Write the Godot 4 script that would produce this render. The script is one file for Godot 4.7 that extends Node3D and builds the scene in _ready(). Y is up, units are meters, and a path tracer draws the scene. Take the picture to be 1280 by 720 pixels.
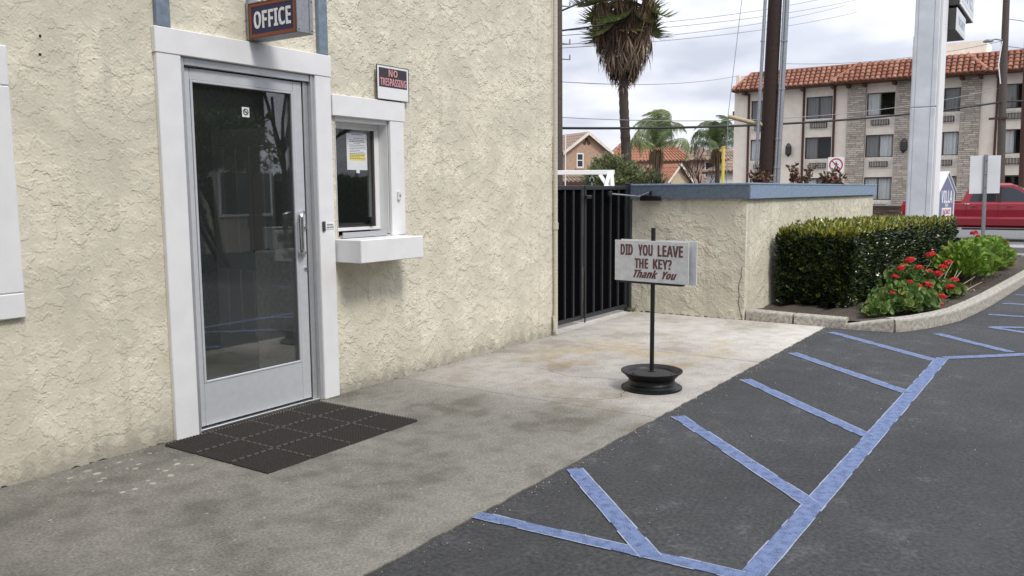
extends Node3D
# Motel office front with walkway, key-return sign, planter, hedge bed and the street behind.
# Ground plan: x runs out from the office wall (wall face at x = 0), u runs along it away from the camera (z = -u).

var rng := RandomNumberGenerator.new()
var M := {}
var taken := {}


func P(x: float, y: float, u: float) -> Vector3:
	return Vector3(x, y, -u)


func lin(r: float, g: float, b: float, a := 1.0) -> Color:
	var c := Color(r, g, b).linear_to_srgb()
	c.a = a
	return c


# ---------------------------------------------------------------- mesh builder
class B:
	var st := SurfaceTool.new()
	var xf := Transform3D.IDENTITY
	var col := Color.WHITE
	var n := 0

	func _init() -> void:
		st.begin(Mesh.PRIMITIVE_TRIANGLES)

	func v(p: Vector3, nn: Vector3, uv := Vector2.ZERO) -> void:
		st.set_color(col)
		st.set_normal((xf.basis * nn).normalized())
		st.set_uv(uv)
		st.add_vertex(xf * p)
		n += 1

	func tri(a: Vector3, b: Vector3, c: Vector3, out: Vector3) -> void:
		var nn := (b - a).cross(c - a)
		if nn.length_squared() < 1e-14:
			return
		nn = nn.normalized()
		if nn.dot(out) < 0:
			var t := b
			b = c
			c = t
			nn = -nn
		v(a, nn); v(c, nn); v(b, nn)

	func poly(pts: Array, out: Vector3, uvs: Array = []) -> void:
		var nn := Vector3.ZERO
		for i in range(1, pts.size() - 1):
			nn += (pts[i] - pts[0]).cross(pts[i + 1] - pts[0])
		if nn.length_squared() < 1e-16:
			return
		nn = nn.normalized()
		var flip := nn.dot(out) < 0
		if flip:
			nn = -nn
		for i in range(1, pts.size() - 1):
			var k := [0, i, i + 1] if flip else [0, i + 1, i]
			for j in k:
				v(pts[j], nn, uvs[j] if uvs.size() else Vector2.ZERO)

	func quads(a: Vector3, b: Vector3, c: Vector3, d: Vector3, na: Vector3, nb: Vector3, nc: Vector3, nd: Vector3) -> void:
		# counterclockwise seen from outside; written clockwise
		v(a, na); v(c, nc); v(b, nb)
		v(a, na); v(d, nd); v(c, nc)

	func box(p0: Vector3, q0: Vector3) -> void:
		var lo := p0.min(q0)
		var hi := p0.max(q0)
		for ax in 3:
			var b1 := (ax + 1) % 3
			var c1 := (ax + 2) % 3
			for s in 2:
				var pts := []
				for k in [[0, 0], [1, 0], [1, 1], [0, 1]]:
					var p := Vector3.ZERO
					p[ax] = hi[ax] if s else lo[ax]
					p[b1] = hi[b1] if k[0] else lo[b1]
					p[c1] = hi[c1] if k[1] else lo[c1]
					pts.append(p)
				var o := Vector3.ZERO
				o[ax] = 1.0 if s else -1.0
				poly(pts, o)

	func bbox(p0: Vector3, q0: Vector3, r: float) -> void:   # box with chamfered edges
		var lo := p0.min(q0)
		var hi := p0.max(q0)
		r = minf(r, 0.45 * minf(hi.x - lo.x, minf(hi.y - lo.y, hi.z - lo.z)))
		var mid := (lo + hi) / 2
		var pt := func(ax: int, s: Array) -> Vector3:
			var p := Vector3.ZERO
			for k in 3:
				p[k] = hi[k] if s[k] > 0 else lo[k]
				if k != ax:
					p[k] -= r * s[k]
			return p
		for ax in 3:
			var b1 := (ax + 1) % 3
			var c1 := (ax + 2) % 3
			for s in [-1, 1]:
				var pts := []
				for k in [[-1, -1], [1, -1], [1, 1], [-1, 1]]:
					var sg := [0, 0, 0]
					sg[ax] = s; sg[b1] = k[0]; sg[c1] = k[1]
					pts.append(pt.call(ax, sg))
				var o := Vector3.ZERO
				o[ax] = s
				poly(pts, o)
			for s1 in [-1, 1]:
				for s2 in [-1, 1]:
					var e := []
					for q in [[b1, -1], [b1, 1], [c1, 1], [c1, -1]]:
						var sg := [0, 0, 0]
						sg[b1] = s1; sg[c1] = s2; sg[ax] = q[1]
						e.append(pt.call(q[0], sg))
					var o := Vector3.ZERO
					o[b1] = s1; o[c1] = s2
					poly(e, o)
		for sx in [-1, 1]:
			for sy in [-1, 1]:
				for sz in [-1, 1]:
					var sg := [sx, sy, sz]
					tri(pt.call(0, sg), pt.call(1, sg), pt.call(2, sg), Vector3(sx, sy, sz))

	func tube(path: Array, radii: Array, sides := 8, cap := true) -> void:
		var rings := []
		var norms := []
		var last := Vector3.UP
		for i in path.size():
			var d: Vector3 = (path[mini(i + 1, path.size() - 1)] - path[maxi(i - 1, 0)]).normalized()
			if i == 0:
				last = Vector3.RIGHT if absf(d.y) > 0.8 else Vector3.UP
			var side := d.cross(last).normalized()
			var up := side.cross(d).normalized()
			last = up
			var ring := []
			var nr := []
			for k in sides:
				var a := TAU * k / sides
				var o := side * cos(a) + up * sin(a)
				ring.append(path[i] + o * radii[mini(i, radii.size() - 1)])
				nr.append(o)
			rings.append(ring)
			norms.append(nr)
		for i in path.size() - 1:
			for k in sides:
				var k2 := (k + 1) % sides
				var a: Vector3 = rings[i][k]
				var b: Vector3 = rings[i][k2]
				var c: Vector3 = rings[i + 1][k2]
				var d: Vector3 = rings[i + 1][k]
				if (b - a).cross(d - a).dot(norms[i][k]) > 0:
					quads(a, b, c, d, norms[i][k], norms[i][k2], norms[i + 1][k2], norms[i + 1][k])
				else:
					quads(b, a, d, c, norms[i][k2], norms[i][k], norms[i + 1][k], norms[i + 1][k2])
		if cap:
			poly(rings[0], path[0] - path[1])
			poly(rings[-1], path[-1] - path[-2])

	func lathe(prof: Array, sides := 32) -> void:   # profile of (radius, y), from the outside bottom round
		for i in prof.size() - 1:
			var p: Vector2 = prof[i]
			var q: Vector2 = prof[i + 1]
			var t := q - p
			var pn := Vector2(t.y, -t.x).normalized()
			for k in sides:
				var a := TAU * k / sides
				var b := TAU * (k + 1) / sides
				var ca := Vector3(cos(a), 0, -sin(a))
				var cb := Vector3(cos(b), 0, -sin(b))
				var na := ca * pn.x + Vector3.UP * pn.y
				var nb := cb * pn.x + Vector3.UP * pn.y
				quads(ca * p.x + Vector3.UP * p.y, cb * p.x + Vector3.UP * p.y, cb * q.x + Vector3.UP * q.y, ca * q.x + Vector3.UP * q.y, na, nb, nb, na)

	func prism(pts: Array, depth: float) -> void:   # convex outline in xy, from z = 0 to depth
		var f := []
		var bk := []
		var c := Vector3.ZERO
		for p in pts:
			f.append(Vector3(p.x, p.y, depth))
			bk.append(Vector3(p.x, p.y, 0))
			c += Vector3(p.x, p.y, depth / 2) / pts.size()
		poly(f, Vector3(0, 0, signf(depth)))
		poly(bk, Vector3(0, 0, -signf(depth)))
		for i in pts.size():
			var j := (i + 1) % pts.size()
			poly([bk[i], bk[j], f[j], f[i]], (f[i] + f[j] + bk[i] + bk[j]) / 4 - c)

	func done() -> ArrayMesh:
		return st.commit()


# ---------------------------------------------------------------- objects
func numbered(parent: Node, called: String) -> String:
	var key := str(parent.get_instance_id()) + called
	var k: int = taken.get(key, 0)
	taken[key] = k + 1
	return called if k == 0 else "%s_%03d" % [called, k]


func offset(n: Node) -> Vector3:
	var o := Vector3.ZERO
	while n is Node3D and n != self:
		o += n.position
		n = n.get_parent()
	return o


# a mesh under parent; its vertices are in scene coordinates unless here is true
func put(called: String, mesh: Mesh, mat: Material, parent: Node = self, here := false) -> MeshInstance3D:
	var o := MeshInstance3D.new()
	o.name = numbered(parent, called)
	o.mesh = mesh
	o.material_override = mat
	parent.add_child(o, true)
	if not here and parent != self:
		o.position = -offset(parent)
	return o


func tag(o: Node, label: String, category: String, group := "") -> Node:
	o.set_meta("label", label)
	o.set_meta("category", category)
	if group:
		o.set_meta("group", group)
	return o


func thing(called: String, label: String, category: String, at := Vector3.ZERO, group := "") -> Node3D:
	var o := Node3D.new()
	o.name = numbered(self, called)
	add_child(o, true)
	o.position = at
	tag(o, label, category, group)
	return o


func setting(called: String, at := Vector3.ZERO) -> Node3D:
	var o := Node3D.new()
	o.name = numbered(self, called)
	add_child(o, true)
	o.position = at
	o.set_meta("kind", "structure")
	return o


func scatter(called: String, mesh: Mesh, mat: Material, places: Array, colors: Array, parent: Node) -> MultiMeshInstance3D:
	var mm := MultiMesh.new()
	mm.transform_format = MultiMesh.TRANSFORM_3D
	mm.use_colors = true
	mm.mesh = mesh
	mm.instance_count = places.size()
	for i in places.size():
		mm.set_instance_transform(i, places[i])
		mm.set_instance_color(i, colors[i])
	var o := MultiMeshInstance3D.new()
	o.name = numbered(parent, called)
	o.multimesh = mm
	o.material_override = mat
	parent.add_child(o, true)
	if parent != self:
		o.position = -offset(parent)
	o.set_meta("kind", "stuff")
	return o


func bx(lo: Vector3, hi: Vector3, r := 0.0) -> ArrayMesh:
	var b := B.new()
	var l := Vector3(minf(lo.x, hi.x), minf(lo.y, hi.y), minf(lo.z, hi.z))
	var h := Vector3(maxf(lo.x, hi.x), maxf(lo.y, hi.y), maxf(lo.z, hi.z))
	if r > 0.0:
		b.bbox(l, h, r)
	else:
		b.box(l, h)
	return b.done()


func tb(path: Array, radii: Array, sides := 8) -> ArrayMesh:
	var b := B.new()
	b.tube(path, radii, sides)
	return b.done()


# lettering fitted to w x h, standing in its own xy plane, facing +z; lean slants it
func letters(text: String, w: float, h: float, depth: float, serif := false, lean := 0.0, heavy := 0.0) -> ArrayMesh:
	var t := TextMesh.new()
	var f := SystemFont.new()
	f.font_names = PackedStringArray(["Droid Serif" if serif else "Droid Sans"])
	f.font_weight = 700
	t.font = f
	t.font_size = 48
	t.pixel_size = 0.01
	t.depth = 0.1
	t.curve_step = 1.0
	t.text = text
	var arr := t.get_mesh_arrays()
	var vs: PackedVector3Array = arr[Mesh.ARRAY_VERTEX]
	var bb := AABB(vs[0], Vector3.ZERO)
	for p in vs:
		bb = bb.expand(p)
	var k := Transform3D(Basis(Vector3(w / bb.size.x, 0, 0), Vector3(lean * h / bb.size.y, h / bb.size.y, 0), Vector3(0, 0, depth / 0.1)), Vector3.ZERO)
	var c := bb.get_center()
	var st := SurfaceTool.new()
	var src := ArrayMesh.new()
	src.add_surface_from_arrays(Mesh.PRIMITIVE_TRIANGLES, arr)
	st.begin(Mesh.PRIMITIVE_TRIANGLES)
	if heavy == 0.0:
		st.append_from(src, 0, k * Transform3D(Basis.IDENTITY, -c))
	else:   # bold strokes: copies pushed sideways, each a hair further forward
		for j in 5:
			st.append_from(src, 0, Transform3D(Basis.IDENTITY, Vector3((j - 2) * heavy / 2, 0, 0.0002 * j)) * k * Transform3D(Basis.IDENTITY, -c))
	return st.commit()


func placed(o: Node3D, at: Transform3D) -> Node3D:
	o.transform = at
	return o


const OUT := Basis(Vector3(0, 0, -1), Vector3(0, 1, 0), Vector3(1, 0, 0))   # faces +x, reads along +u


# ---------------------------------------------------------------- textures and materials
func tex_from(bytes: PackedByteArray, w: int, h: int, fmt := Image.FORMAT_RGB8) -> ImageTexture:
	return ImageTexture.create_from_image(Image.create_from_data(w, h, false, fmt, bytes))


func nz(seed_: int, freq: float, octaves := 3, warp := 0.0, type := FastNoiseLite.TYPE_SIMPLEX_SMOOTH) -> FastNoiseLite:
	var f := FastNoiseLite.new()
	f.seed = seed_
	f.frequency = freq
	f.noise_type = type
	f.fractal_octaves = octaves
	if octaves == 1:
		f.fractal_type = FastNoiseLite.FRACTAL_NONE
	if warp > 0.0:
		f.domain_warp_enabled = true
		f.domain_warp_amplitude = warp
		f.domain_warp_frequency = freq * 1.6
		f.domain_warp_fractal_octaves = 2
	return f


func grey(f: FastNoiseLite, w: int, h: int, seamless := true) -> PackedByteArray:
	var im: Image = f.get_seamless_image(w, h, false, false, 0.2, false) if seamless else f.get_image(w, h, false, false, false)
	im.convert(Image.FORMAT_L8)
	return im.get_data()


var grain_cache := {}


func grain(seed_: int, freq: float, lo: float, hi: float, octaves := 4, contrast := 1.6, size := 512) -> ImageTexture:
	var key := [seed_, freq, lo, hi]
	if grain_cache.has(key):
		return grain_cache[key]
	var g := grey(nz(seed_, freq, octaves), size, size)
	var out := PackedByteArray()
	out.resize(size * size)
	for i in size * size:
		var t := clampf((g[i] / 255.0 - 0.5) * contrast + 0.5, 0, 1)
		out[i] = int(255 * lerpf(lo, hi, t))
	grain_cache[key] = tex_from(out, size, size, Image.FORMAT_L8)
	return grain_cache[key]


func mat(called: String, c: Color, rough := 0.7, metal := 0.0) -> StandardMaterial3D:
	var m := StandardMaterial3D.new()
	m.resource_name = called
	m.albedo_color = c
	m.roughness = rough
	m.metallic = metal
	M[called] = m
	return m


func grained(m: StandardMaterial3D, tex: Texture2D, per_m: float, bump: Texture2D = null, cm := 0.0, world := true) -> StandardMaterial3D:
	m.albedo_texture = tex
	m.uv1_triplanar = true
	m.uv1_world_triplanar = world
	m.uv1_scale = Vector3.ONE * per_m
	if bump:
		m.heightmap_enabled = true
		m.heightmap_texture = bump
		m.heightmap_scale = cm
	return m


func ss(a: float, b: float, x: float) -> float:
	var t := clampf((x - a) / (b - a), 0.0, 1.0)
	return t * t * (3.0 - 2.0 * t)


var stucco_h: ImageTexture
var stucco_c: ImageTexture


func make_stucco() -> void:   # skip-trowelled plaster: overlapping thin plateaus with ragged lips
	var w := 2048
	var h := 1152
	var a := grey(nz(11, 0.0125, 2, 30.0), w, h, false)
	var b := grey(nz(12, 0.026, 2, 22.0), w, h, false)
	var c := grey(nz(13, 0.046, 2, 13.0), w, h, false)
	var d := grey(nz(14, 0.16, 3), w, h, false)
	var e := grey(nz(15, 0.006, 3), w, h, false)
	var drip := PackedFloat32Array()
	drip.resize(w)
	var dn := nz(16, 0.03, 3)
	for k in w:
		drip[k] = ss(0.12, 0.55, dn.get_noise_1d(k))
	var hh := PackedByteArray()
	var cc := PackedByteArray()
	hh.resize(w * h)
	cc.resize(w * h)
	for i in w * h:
		var na := a[i] / 255.0
		var nb := b[i] / 255.0
		var nc := c[i] / 255.0
		var nd := d[i] / 255.0 - 0.5
		var x := 0.0
		var ne := e[i] / 255.0
		var ma := (ne - 0.36) * 4.0   # trowel marks come and go
		ma = 0.15 if ma < 0.15 else (1.0 if ma > 1 else ma)
		var mb := (0.66 - ne + (na - 0.5) * 0.7) * 4.0
		mb = 0.1 if mb < 0.1 else (1.0 if mb > 1 else mb)
		var ea := (na + nd * 0.085 - 0.47) / 0.028
		ea = 0.0 if ea < 0 else (1.0 if ea > 1 else ea)
		var eb := (nb + nd * 0.10 - 0.50) / 0.034
		eb = 0.0 if eb < 0 else (1.0 if eb > 1 else eb)
		var ec := (nc + nd * 0.10 - 0.56) / 0.045
		ec = 0.0 if ec < 0 else (1.0 if ec > 1 else ec)
		x = 0.15 + 0.26 * ea * ma + 0.25 * eb * mb + 0.2 * ec * ma + (na - 0.5) * 0.2 - (nb - 0.5) * 0.16 + nd * 0.13
		var amp := 0.62 + 0.43 * ss(0.2, 0.55, float(i % w) / w + 0.25 * (ne - 0.5))   # one hand trowelled the left part smoother
		hh[i] = int(255 * clampf(0.35 + (x - 0.35) * amp, 0, 1))
		# lips between two coats darkened in the colour, as crease shade
		var lip := 4.0 * (ea * (1 - ea) * 0.8 * ma + eb * (1 - eb) * 0.6 * mb + ec * (1 - ec) * 0.3)
		var t := 0.955 + (ne - 0.5) * 0.16 + nd * 0.07 - 0.05 * minf(lip, 1.0) + 0.05 * (nb - 0.5)
		var py := 3.5 * (1.0 - float(i / w) / h)
		if py < 0.35:
			t -= 0.16 * ss(0.16, 0.0, py + 0.12 * (nb - 0.5)) + 0.05 * ss(0.35, 0.1, py + 0.2 * (na - 0.5))   # splash from the slab
		t -= 0.045 * drip[i % w] * ss(0.35, 0.6, ne + 0.25 * (nb - 0.5))
		cc[i] = int(255 * clampf(t, 0, 1))
	stucco_h = tex_from(hh, w, h, Image.FORMAT_L8)
	stucco_c = tex_from(cc, w, h, Image.FORMAT_L8)


func make_concrete() -> ImageTexture:   # 2.26 m across by 8.4 m along (u 1.0 to 9.4)
	var w := 640
	var h := 2048
	var big := grey(nz(21, 0.0042, 4, 30.0), w, h, false)
	var mid := grey(nz(22, 0.016, 4, 12.0), w, h, false)
	var fine := grey(nz(23, 0.20, 2), w, h, false)
	var strk := nz(24, 0.02, 3)
	var out := PackedByteArray()
	out.resize(w * h * 3)
	var r := RandomNumberGenerator.new()
	r.seed = 5
	for y in h:
		var u := 9.4 - 8.4 * y / h
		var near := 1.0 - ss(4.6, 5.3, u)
		var clean := ss(6.6, 8.4, u)
		for x in w:
			var i := y * w + x
			var px := 2.26 * x / w
			var n1 := big[i] / 255.0 - 0.5
			var n2 := mid[i] / 255.0 - 0.5
			var n3 := fine[i] / 255.0 - 0.5
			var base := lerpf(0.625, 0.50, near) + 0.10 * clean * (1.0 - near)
			# grime where people walk: darker blotches on the slab by the door
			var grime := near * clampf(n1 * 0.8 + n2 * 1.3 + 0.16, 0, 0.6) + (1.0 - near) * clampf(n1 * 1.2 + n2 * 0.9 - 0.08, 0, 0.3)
			var edge := 0.10 * ss(0.25, 0.0, px) * (0.6 + n2)
			var t := base * (1.0 - 0.52 * grime) * (1.0 - edge) + n3 * 0.20 + n2 * 0.18 + (r.randf() - 0.5) * 0.07
			if n3 + n2 * 0.5 > 0.30:
				t *= 0.86   # pits
			# a cleaner rubbed band along the outer edge
			t += 0.05 * ss(1.75, 2.2, px) * (0.6 + 1.5 * n1)
			# rust and soil spread across the slab behind the sign
			var tan_ := ss(0.35, 0.0, absf(u - 6.9 - 0.3 * (px - 1.0) + n1 * 2.6 + n2 * 0.5) * 0.6) * ss(0.1, 0.5, px) * ss(2.1, 1.6, px) * 0.75 + 0.25 * ss(0.05, 0.25, n1) * (1.0 - near)
			tan_ += ss(0.9, 0.0, absf(u - 4.6)) * ss(0.02, 0.3, n1 + n2) * 0.35
			out[i * 3] = int(255 * clampf(t * (1.01 - 0.005 * near), 0, 1))
			out[i * 3 + 1] = int(255 * clampf(t * (0.98 - 0.05 * tan_), 0, 1))
			out[i * 3 + 2] = int(255 * clampf(t * (0.935 - 0.16 * tan_ - 0.022 * near), 0, 1))
	# old paint drips and scuffs
	for k in 260:
		var cu := r.randf_range(1.6, 5.4)
		var cx := 0.05 + 1.9 * pow(r.randf(), 1.7)
		if k < 26:
			cu = r.randf_range(2.2, 2.95)
			cx = r.randf_range(0.08, 0.6)
		var ra := r.randf_range(0.003, 0.006) if k >= 26 else r.randf_range(0.006, 0.02)
		var rb := ra * r.randf_range(0.5, 1.6)
		var tint := r.randf_range(0.62, 0.78)
		for yy in range(int((9.4 - cu - rb * 1.3) / 8.4 * h), int((9.4 - cu + rb * 1.3) / 8.4 * h) + 1):
			for xx in range(int((cx - ra * 1.3) / 2.26 * w), int((cx + ra * 1.3) / 2.26 * w) + 1):
				if xx < 0 or yy < 0 or xx >= w or yy >= h:
					continue
				var d := pow((2.26 * xx / w - cx) / ra, 2) + pow((9.4 - 8.4 * yy / h - cu) / rb, 2)
				if d < 1.0 + 0.5 * strk.get_noise_2d(xx * 8, yy * 8):
					var i := (yy * w + xx) * 3
					var k2 := 0.7
					out[i] = int(lerpf(out[i], 255 * tint, k2))
					out[i + 1] = int(lerpf(out[i + 1], 255 * tint * 0.985, k2))
					out[i + 2] = int(lerpf(out[i + 2], 255 * tint * 0.95, k2))
	# hairline cracks by the sign
	for path in [[Vector2(1.72, 5.55), Vector2(1.78, 5.35), Vector2(1.68, 5.18), Vector2(1.3, 5.05)], [Vector2(0.75, 5.9), Vector2(1.1, 5.75), Vector2(1.5, 5.85)], [Vector2(1.2, 7.25), Vector2(1.8, 7.12), Vector2(2.25, 7.08)]]:
		for s in path.size() - 1:
			for k in 240:
				var q: Vector2 = path[s].lerp(path[s + 1], k / 240.0)
				q.x += 0.02 * strk.get_noise_2d(q.y * 400, 3)
				q.y += 0.02 * strk.get_noise_2d(q.x * 400, 9)
				var i := (int((9.4 - q.y) / 8.4 * h) * w + int(q.x / 2.26 * w)) * 3
				if i >= 0 and i + 2 < out.size():
					for j in 3:
						out[i + j] = int(out[i + j] * 0.5)
	return tex_from(out, w, h)


func make_asphalt() -> Array:
	var s := 1024
	var g := grey(nz(31, 0.33, 2), s, s)
	var g2 := grey(nz(32, 0.05, 3), s, s)
	var r := RandomNumberGenerator.new()
	r.seed = 8
	var out := PackedByteArray()
	out.resize(s * s)
	for i in s * s:
		var t := 0.70 + (g[i] / 255.0 - 0.5) * 0.75 + (g2[i] / 255.0 - 0.5) * 0.42 + (r.randf() - 0.5) * 0.28
		if r.randf() < 0.0012:
			t += 0.45
		out[i] = int(255 * clampf(t, 0, 1))
	var wide := grey(nz(33, 0.006, 4, 40.0), s, s)
	var wear := grey(nz(34, 0.045, 4, 12.0), s, s)
	var o2 := PackedByteArray()
	o2.resize(s * s)
	for i in s * s:
		var t := 0.80 + (wide[i] / 255.0 - 0.5) * 0.26 + (wear[i] / 255.0 - 0.5) * 0.16 + (r.randf() - 0.5) * 0.05
		var k := (wear[i] / 255.0 + (wide[i] / 255.0 - 0.5) * 0.35 - 0.70) / 0.12
		t += 0.16 * clampf(k, 0, 1)
		o2[i] = int(255 * clampf(t, 0, 1))
	return [tex_from(out, s, s, Image.FORMAT_L8), tex_from(o2, s, s, Image.FORMAT_L8)]


func make_sky() -> ImageTexture:
	var w := 2048
	var h := 1024
	var im := Image.create(w, h, false, Image.FORMAT_RGBF)
	var n1 := nz(41, 0.55, 5, 0.35)
	var n2 := nz(42, 1.7, 4, 0.15)
	for y in h:
		var el := PI * (0.5 - (y + 0.5) / h)
		if el < -0.02:
			im.fill_rect(Rect2i(0, y, w, h - y), Color(0.30, 0.30, 0.30))
			break
		var sy := maxf(sin(el), 0.0)
		var gain := 0.58 * (1.0 + 1.0 * sy)
		var step := 1
		for x in range(0, w, step):
			var az := TAU * (x + 0.5) / w
			var k := 1.0 / (sy + 0.16)
			var px := cos(az) * cos(el) * k
			var pz := sin(az) * cos(el) * k
			var a := n1.get_noise_2d(px, pz)
			var b := n2.get_noise_2d(px, pz)
			var t := clampf(0.5 + 1.25 * a + 0.7 * b, 0, 1)   # 0 thin grey base, 1 bright
			t = lerpf(t, 0.62, 0.15)
			var L := gain * lerpf(0.70, 1.05, t)
			var c := Color(lerpf(0.84, 0.95, t), lerpf(0.90, 0.965, t), lerpf(1.06, 1.04, t)) * L
			im.set_pixel(x, y, c)
	return ImageTexture.create_from_image(im)


func make_materials() -> void:
	make_stucco()
	var m := mat("wall_stucco", lin(0.735, 0.69, 0.555), 0.93)
	m.albedo_texture = stucco_c
	m.heightmap_enabled = true
	m.heightmap_texture = stucco_h
	m.heightmap_scale = 1.35
	var src := stucco_c.get_image()
	var pc := PackedByteArray()
	pc.resize(1024 * 576)
	var sn := nz(17, 0.035, 4)
	var sm := nz(18, 0.008, 3)
	for y in 576:
		for x in 1024:
			var v := src.get_pixel(x * 2, y * 2).r
			v -= 0.07 * ss(0.05, 0.5, sn.get_noise_2d(x * 1.6, y * 0.12)) * ss(-0.2, 0.3, sm.get_noise_2d(x, y))
			pc[y * 1024 + x] = int(255 * clampf(v, 0, 1))
	var planter_c := tex_from(pc, 1024, 576, Image.FORMAT_L8)
	m = mat("planter_stucco", lin(0.715, 0.67, 0.535), 0.93)
	m.albedo_texture = planter_c
	m.heightmap_enabled = true
	m.heightmap_texture = stucco_h
	m.heightmap_scale = 2.2
	grained(mat("plain_stucco", lin(0.60, 0.54, 0.42), 0.92), grain(51, 0.05, 0.85, 1.0), 0.8)
	m = mat("white_paint", lin(0.82, 0.825, 0.825), 0.42)
	grained(m, grain(52, 0.012, 0.965, 1.0, 4), 0.7, grain(53, 0.09, 0.3, 0.7), 0.03)
	m = mat("white_trim", lin(0.80, 0.805, 0.80), 0.5)
	grained(m, grain(52, 0.012, 0.965, 1.0, 4), 0.9, grain(53, 0.09, 0.3, 0.7), 0.03)
	grained(mat("blue_grey_paint", lin(0.225, 0.285, 0.355), 0.55), grain(54, 0.03, 0.82, 1.0, 5), 0.9, grain(53, 0.09, 0.3, 0.7), 0.08)
	grained(mat("fascia_paint", lin(0.26, 0.36, 0.50), 0.5), grain(54, 0.03, 0.84, 1.0, 5), 1.1, grain(53, 0.09, 0.3, 0.7), 0.08)
	grained(mat("shaded_fascia", lin(0.125, 0.165, 0.21), 0.5), grain(54, 0.03, 0.84, 1.0, 5), 1.1, grain(53, 0.09, 0.3, 0.7), 0.08)  # darker copy of the fascia paint: shade on the front boards put into colour
	grained(mat("aluminium", lin(0.62, 0.63, 0.64), 0.40, 0.7), grain(55, 0.02, 0.96, 1.0), 1.3)
	grained(mat("door_aluminium", lin(0.62, 0.64, 0.66), 0.5, 0.3), grain(55, 0.02, 0.965, 1.0), 1.3)
	mat("polished_steel", lin(0.66, 0.66, 0.66), 0.22, 1.0)
	mat("black_rubber", lin(0.012, 0.012, 0.012), 0.7)
	m = mat("clear_pane", Color(0.9, 1.0, 0.97, 0.0055), 0.0)   # faint pale haze put into the pane colour
	m.transparency = BaseMaterial3D.TRANSPARENCY_ALPHA
	m = mat("far_pane", Color(0, 0, 0, 0.03), 0.02)
	m.transparency = BaseMaterial3D.TRANSPARENCY_ALPHA
	grained(mat("black_iron", lin(0.038, 0.042, 0.048), 0.42, 0.2), grain(56, 0.04, 0.8, 1.0), 1.2)
	grained(mat("black_sheet", lin(0.003, 0.003, 0.004), 1.0), grain(56, 0.04, 0.8, 1.0), 1.2)
	M.black_sheet.metallic_specular = 0.1
	grained(mat("rim_steel", lin(0.011, 0.011, 0.012), 0.42, 0.2), grain(57, 0.05, 0.7, 1.0), 2.4, grain(58, 0.12, 0.3, 0.7), 0.1)
	grained(mat("rim_fill", lin(0.085, 0.085, 0.085), 0.9), grain(59, 0.25, 0.35, 1.0, 2, 2.6), 3.0, grain(59, 0.25, 0.35, 1.0, 2, 2.6), 0.3)
	grained(mat("mat_rubber", lin(0.040, 0.033, 0.029), 0.8), grain(60, 0.06, 0.75, 1.0), 2.0)
	grained(mat("sign_white", lin(0.78, 0.79, 0.78), 0.45), grain(61, 0.02, 0.9, 1.0), 1.5)
	mat("sign_maroon", lin(0.15, 0.062, 0.062), 0.6)
	mat("sign_pink", lin(0.66, 0.32, 0.34), 0.6)
	mat("sign_black", lin(0.04, 0.032, 0.038), 0.5)
	mat("sign_red", lin(0.42, 0.02, 0.05), 0.5)
	mat("sign_navy", lin(0.010, 0.012, 0.075), 0.3)
	mat("sign_orange", lin(0.25, 0.062, 0.024), 0.45)
	mat("letter_white", lin(0.80, 0.80, 0.80), 0.5)
	mat("ink", lin(0.03, 0.03, 0.03), 0.8)
	mat("highlighter", lin(0.75, 0.62, 0.08), 0.8)
	mat("paper", lin(0.74, 0.75, 0.76), 0.7)
	grained(mat("sheet_metal", lin(0.34, 0.35, 0.375), 0.5, 0.2), grain(72, 0.03, 0.9, 1.0), 2.0)
	grained(mat("galvanised", lin(0.40, 0.42, 0.44), 0.5, 0.6), grain(62, 0.03, 0.75, 1.0), 2.0)
	mat("screw_black", lin(0.012, 0.012, 0.012), 0.5)
	grained(mat("kerb_concrete", lin(0.58, 0.54, 0.46), 0.92), grain(63, 0.03, 0.66, 1.0, 5), 1.3, grain(64, 0.2, 0.1, 0.9, 3), 0.35)
	grained(mat("soil", lin(0.21, 0.17, 0.13), 0.97), grain(65, 0.08, 0.45, 1.0, 5), 1.2, grain(64, 0.2, 0.1, 0.9, 3), 2.0)
	grained(mat("room_wall", lin(0.45, 0.45, 0.42), 0.9), grain(51, 0.05, 0.85, 1.0), 0.8)
	grained(mat("room_floor", lin(0.10, 0.095, 0.09), 0.5), grain(51, 0.05, 0.85, 1.0), 0.8)
	mat("inner_door", lin(0.78, 0.78, 0.76), 0.5)
	mat("dark_brass", lin(0.03, 0.025, 0.02), 0.35, 0.6)
	grained(mat("pipe_cream", lin(0.66, 0.61, 0.50), 0.6), grain(51, 0.05, 0.85, 1.0), 1.5)
	grained(mat("canopy_board", lin(0.17, 0.165, 0.15), 0.7), grain(54, 0.03, 0.82, 1.0, 5), 0.7)
	grained(mat("soffit_board", lin(0.42, 0.40, 0.36), 0.7), grain(54, 0.03, 0.82, 1.0, 5), 0.7)
	# far things
	grained(mat("hotel_wall", lin(0.88, 0.78, 0.665), 0.9), grain(166, 0.02, 0.95, 1.0, 5), 0.18)
	grained(mat("hotel_panel", lin(0.84, 0.77, 0.68), 0.9), grain(66, 0.02, 0.86, 1.0, 5), 0.3)
	grained(mat("hotel_mortar", lin(0.32, 0.285, 0.245), 0.95), grain(66, 0.02, 0.86, 1.0, 5), 0.5)
	m = mat("hotel_brick", Color.WHITE, 0.92)
	m.vertex_color_use_as_albedo = true
	for k in 5:
		var tone: Vector3 = [Vector3(0.45, 0.185, 0.115), Vector3(0.50, 0.225, 0.145), Vector3(0.37, 0.14, 0.085), Vector3(0.54, 0.27, 0.18), Vector3(0.41, 0.19, 0.13)][k]
		grained(mat("roof_tile_%d" % k, lin(tone.x, tone.y, tone.z), 0.8), grain(67, 0.03, 0.75, 1.0), 0.9)
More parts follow.
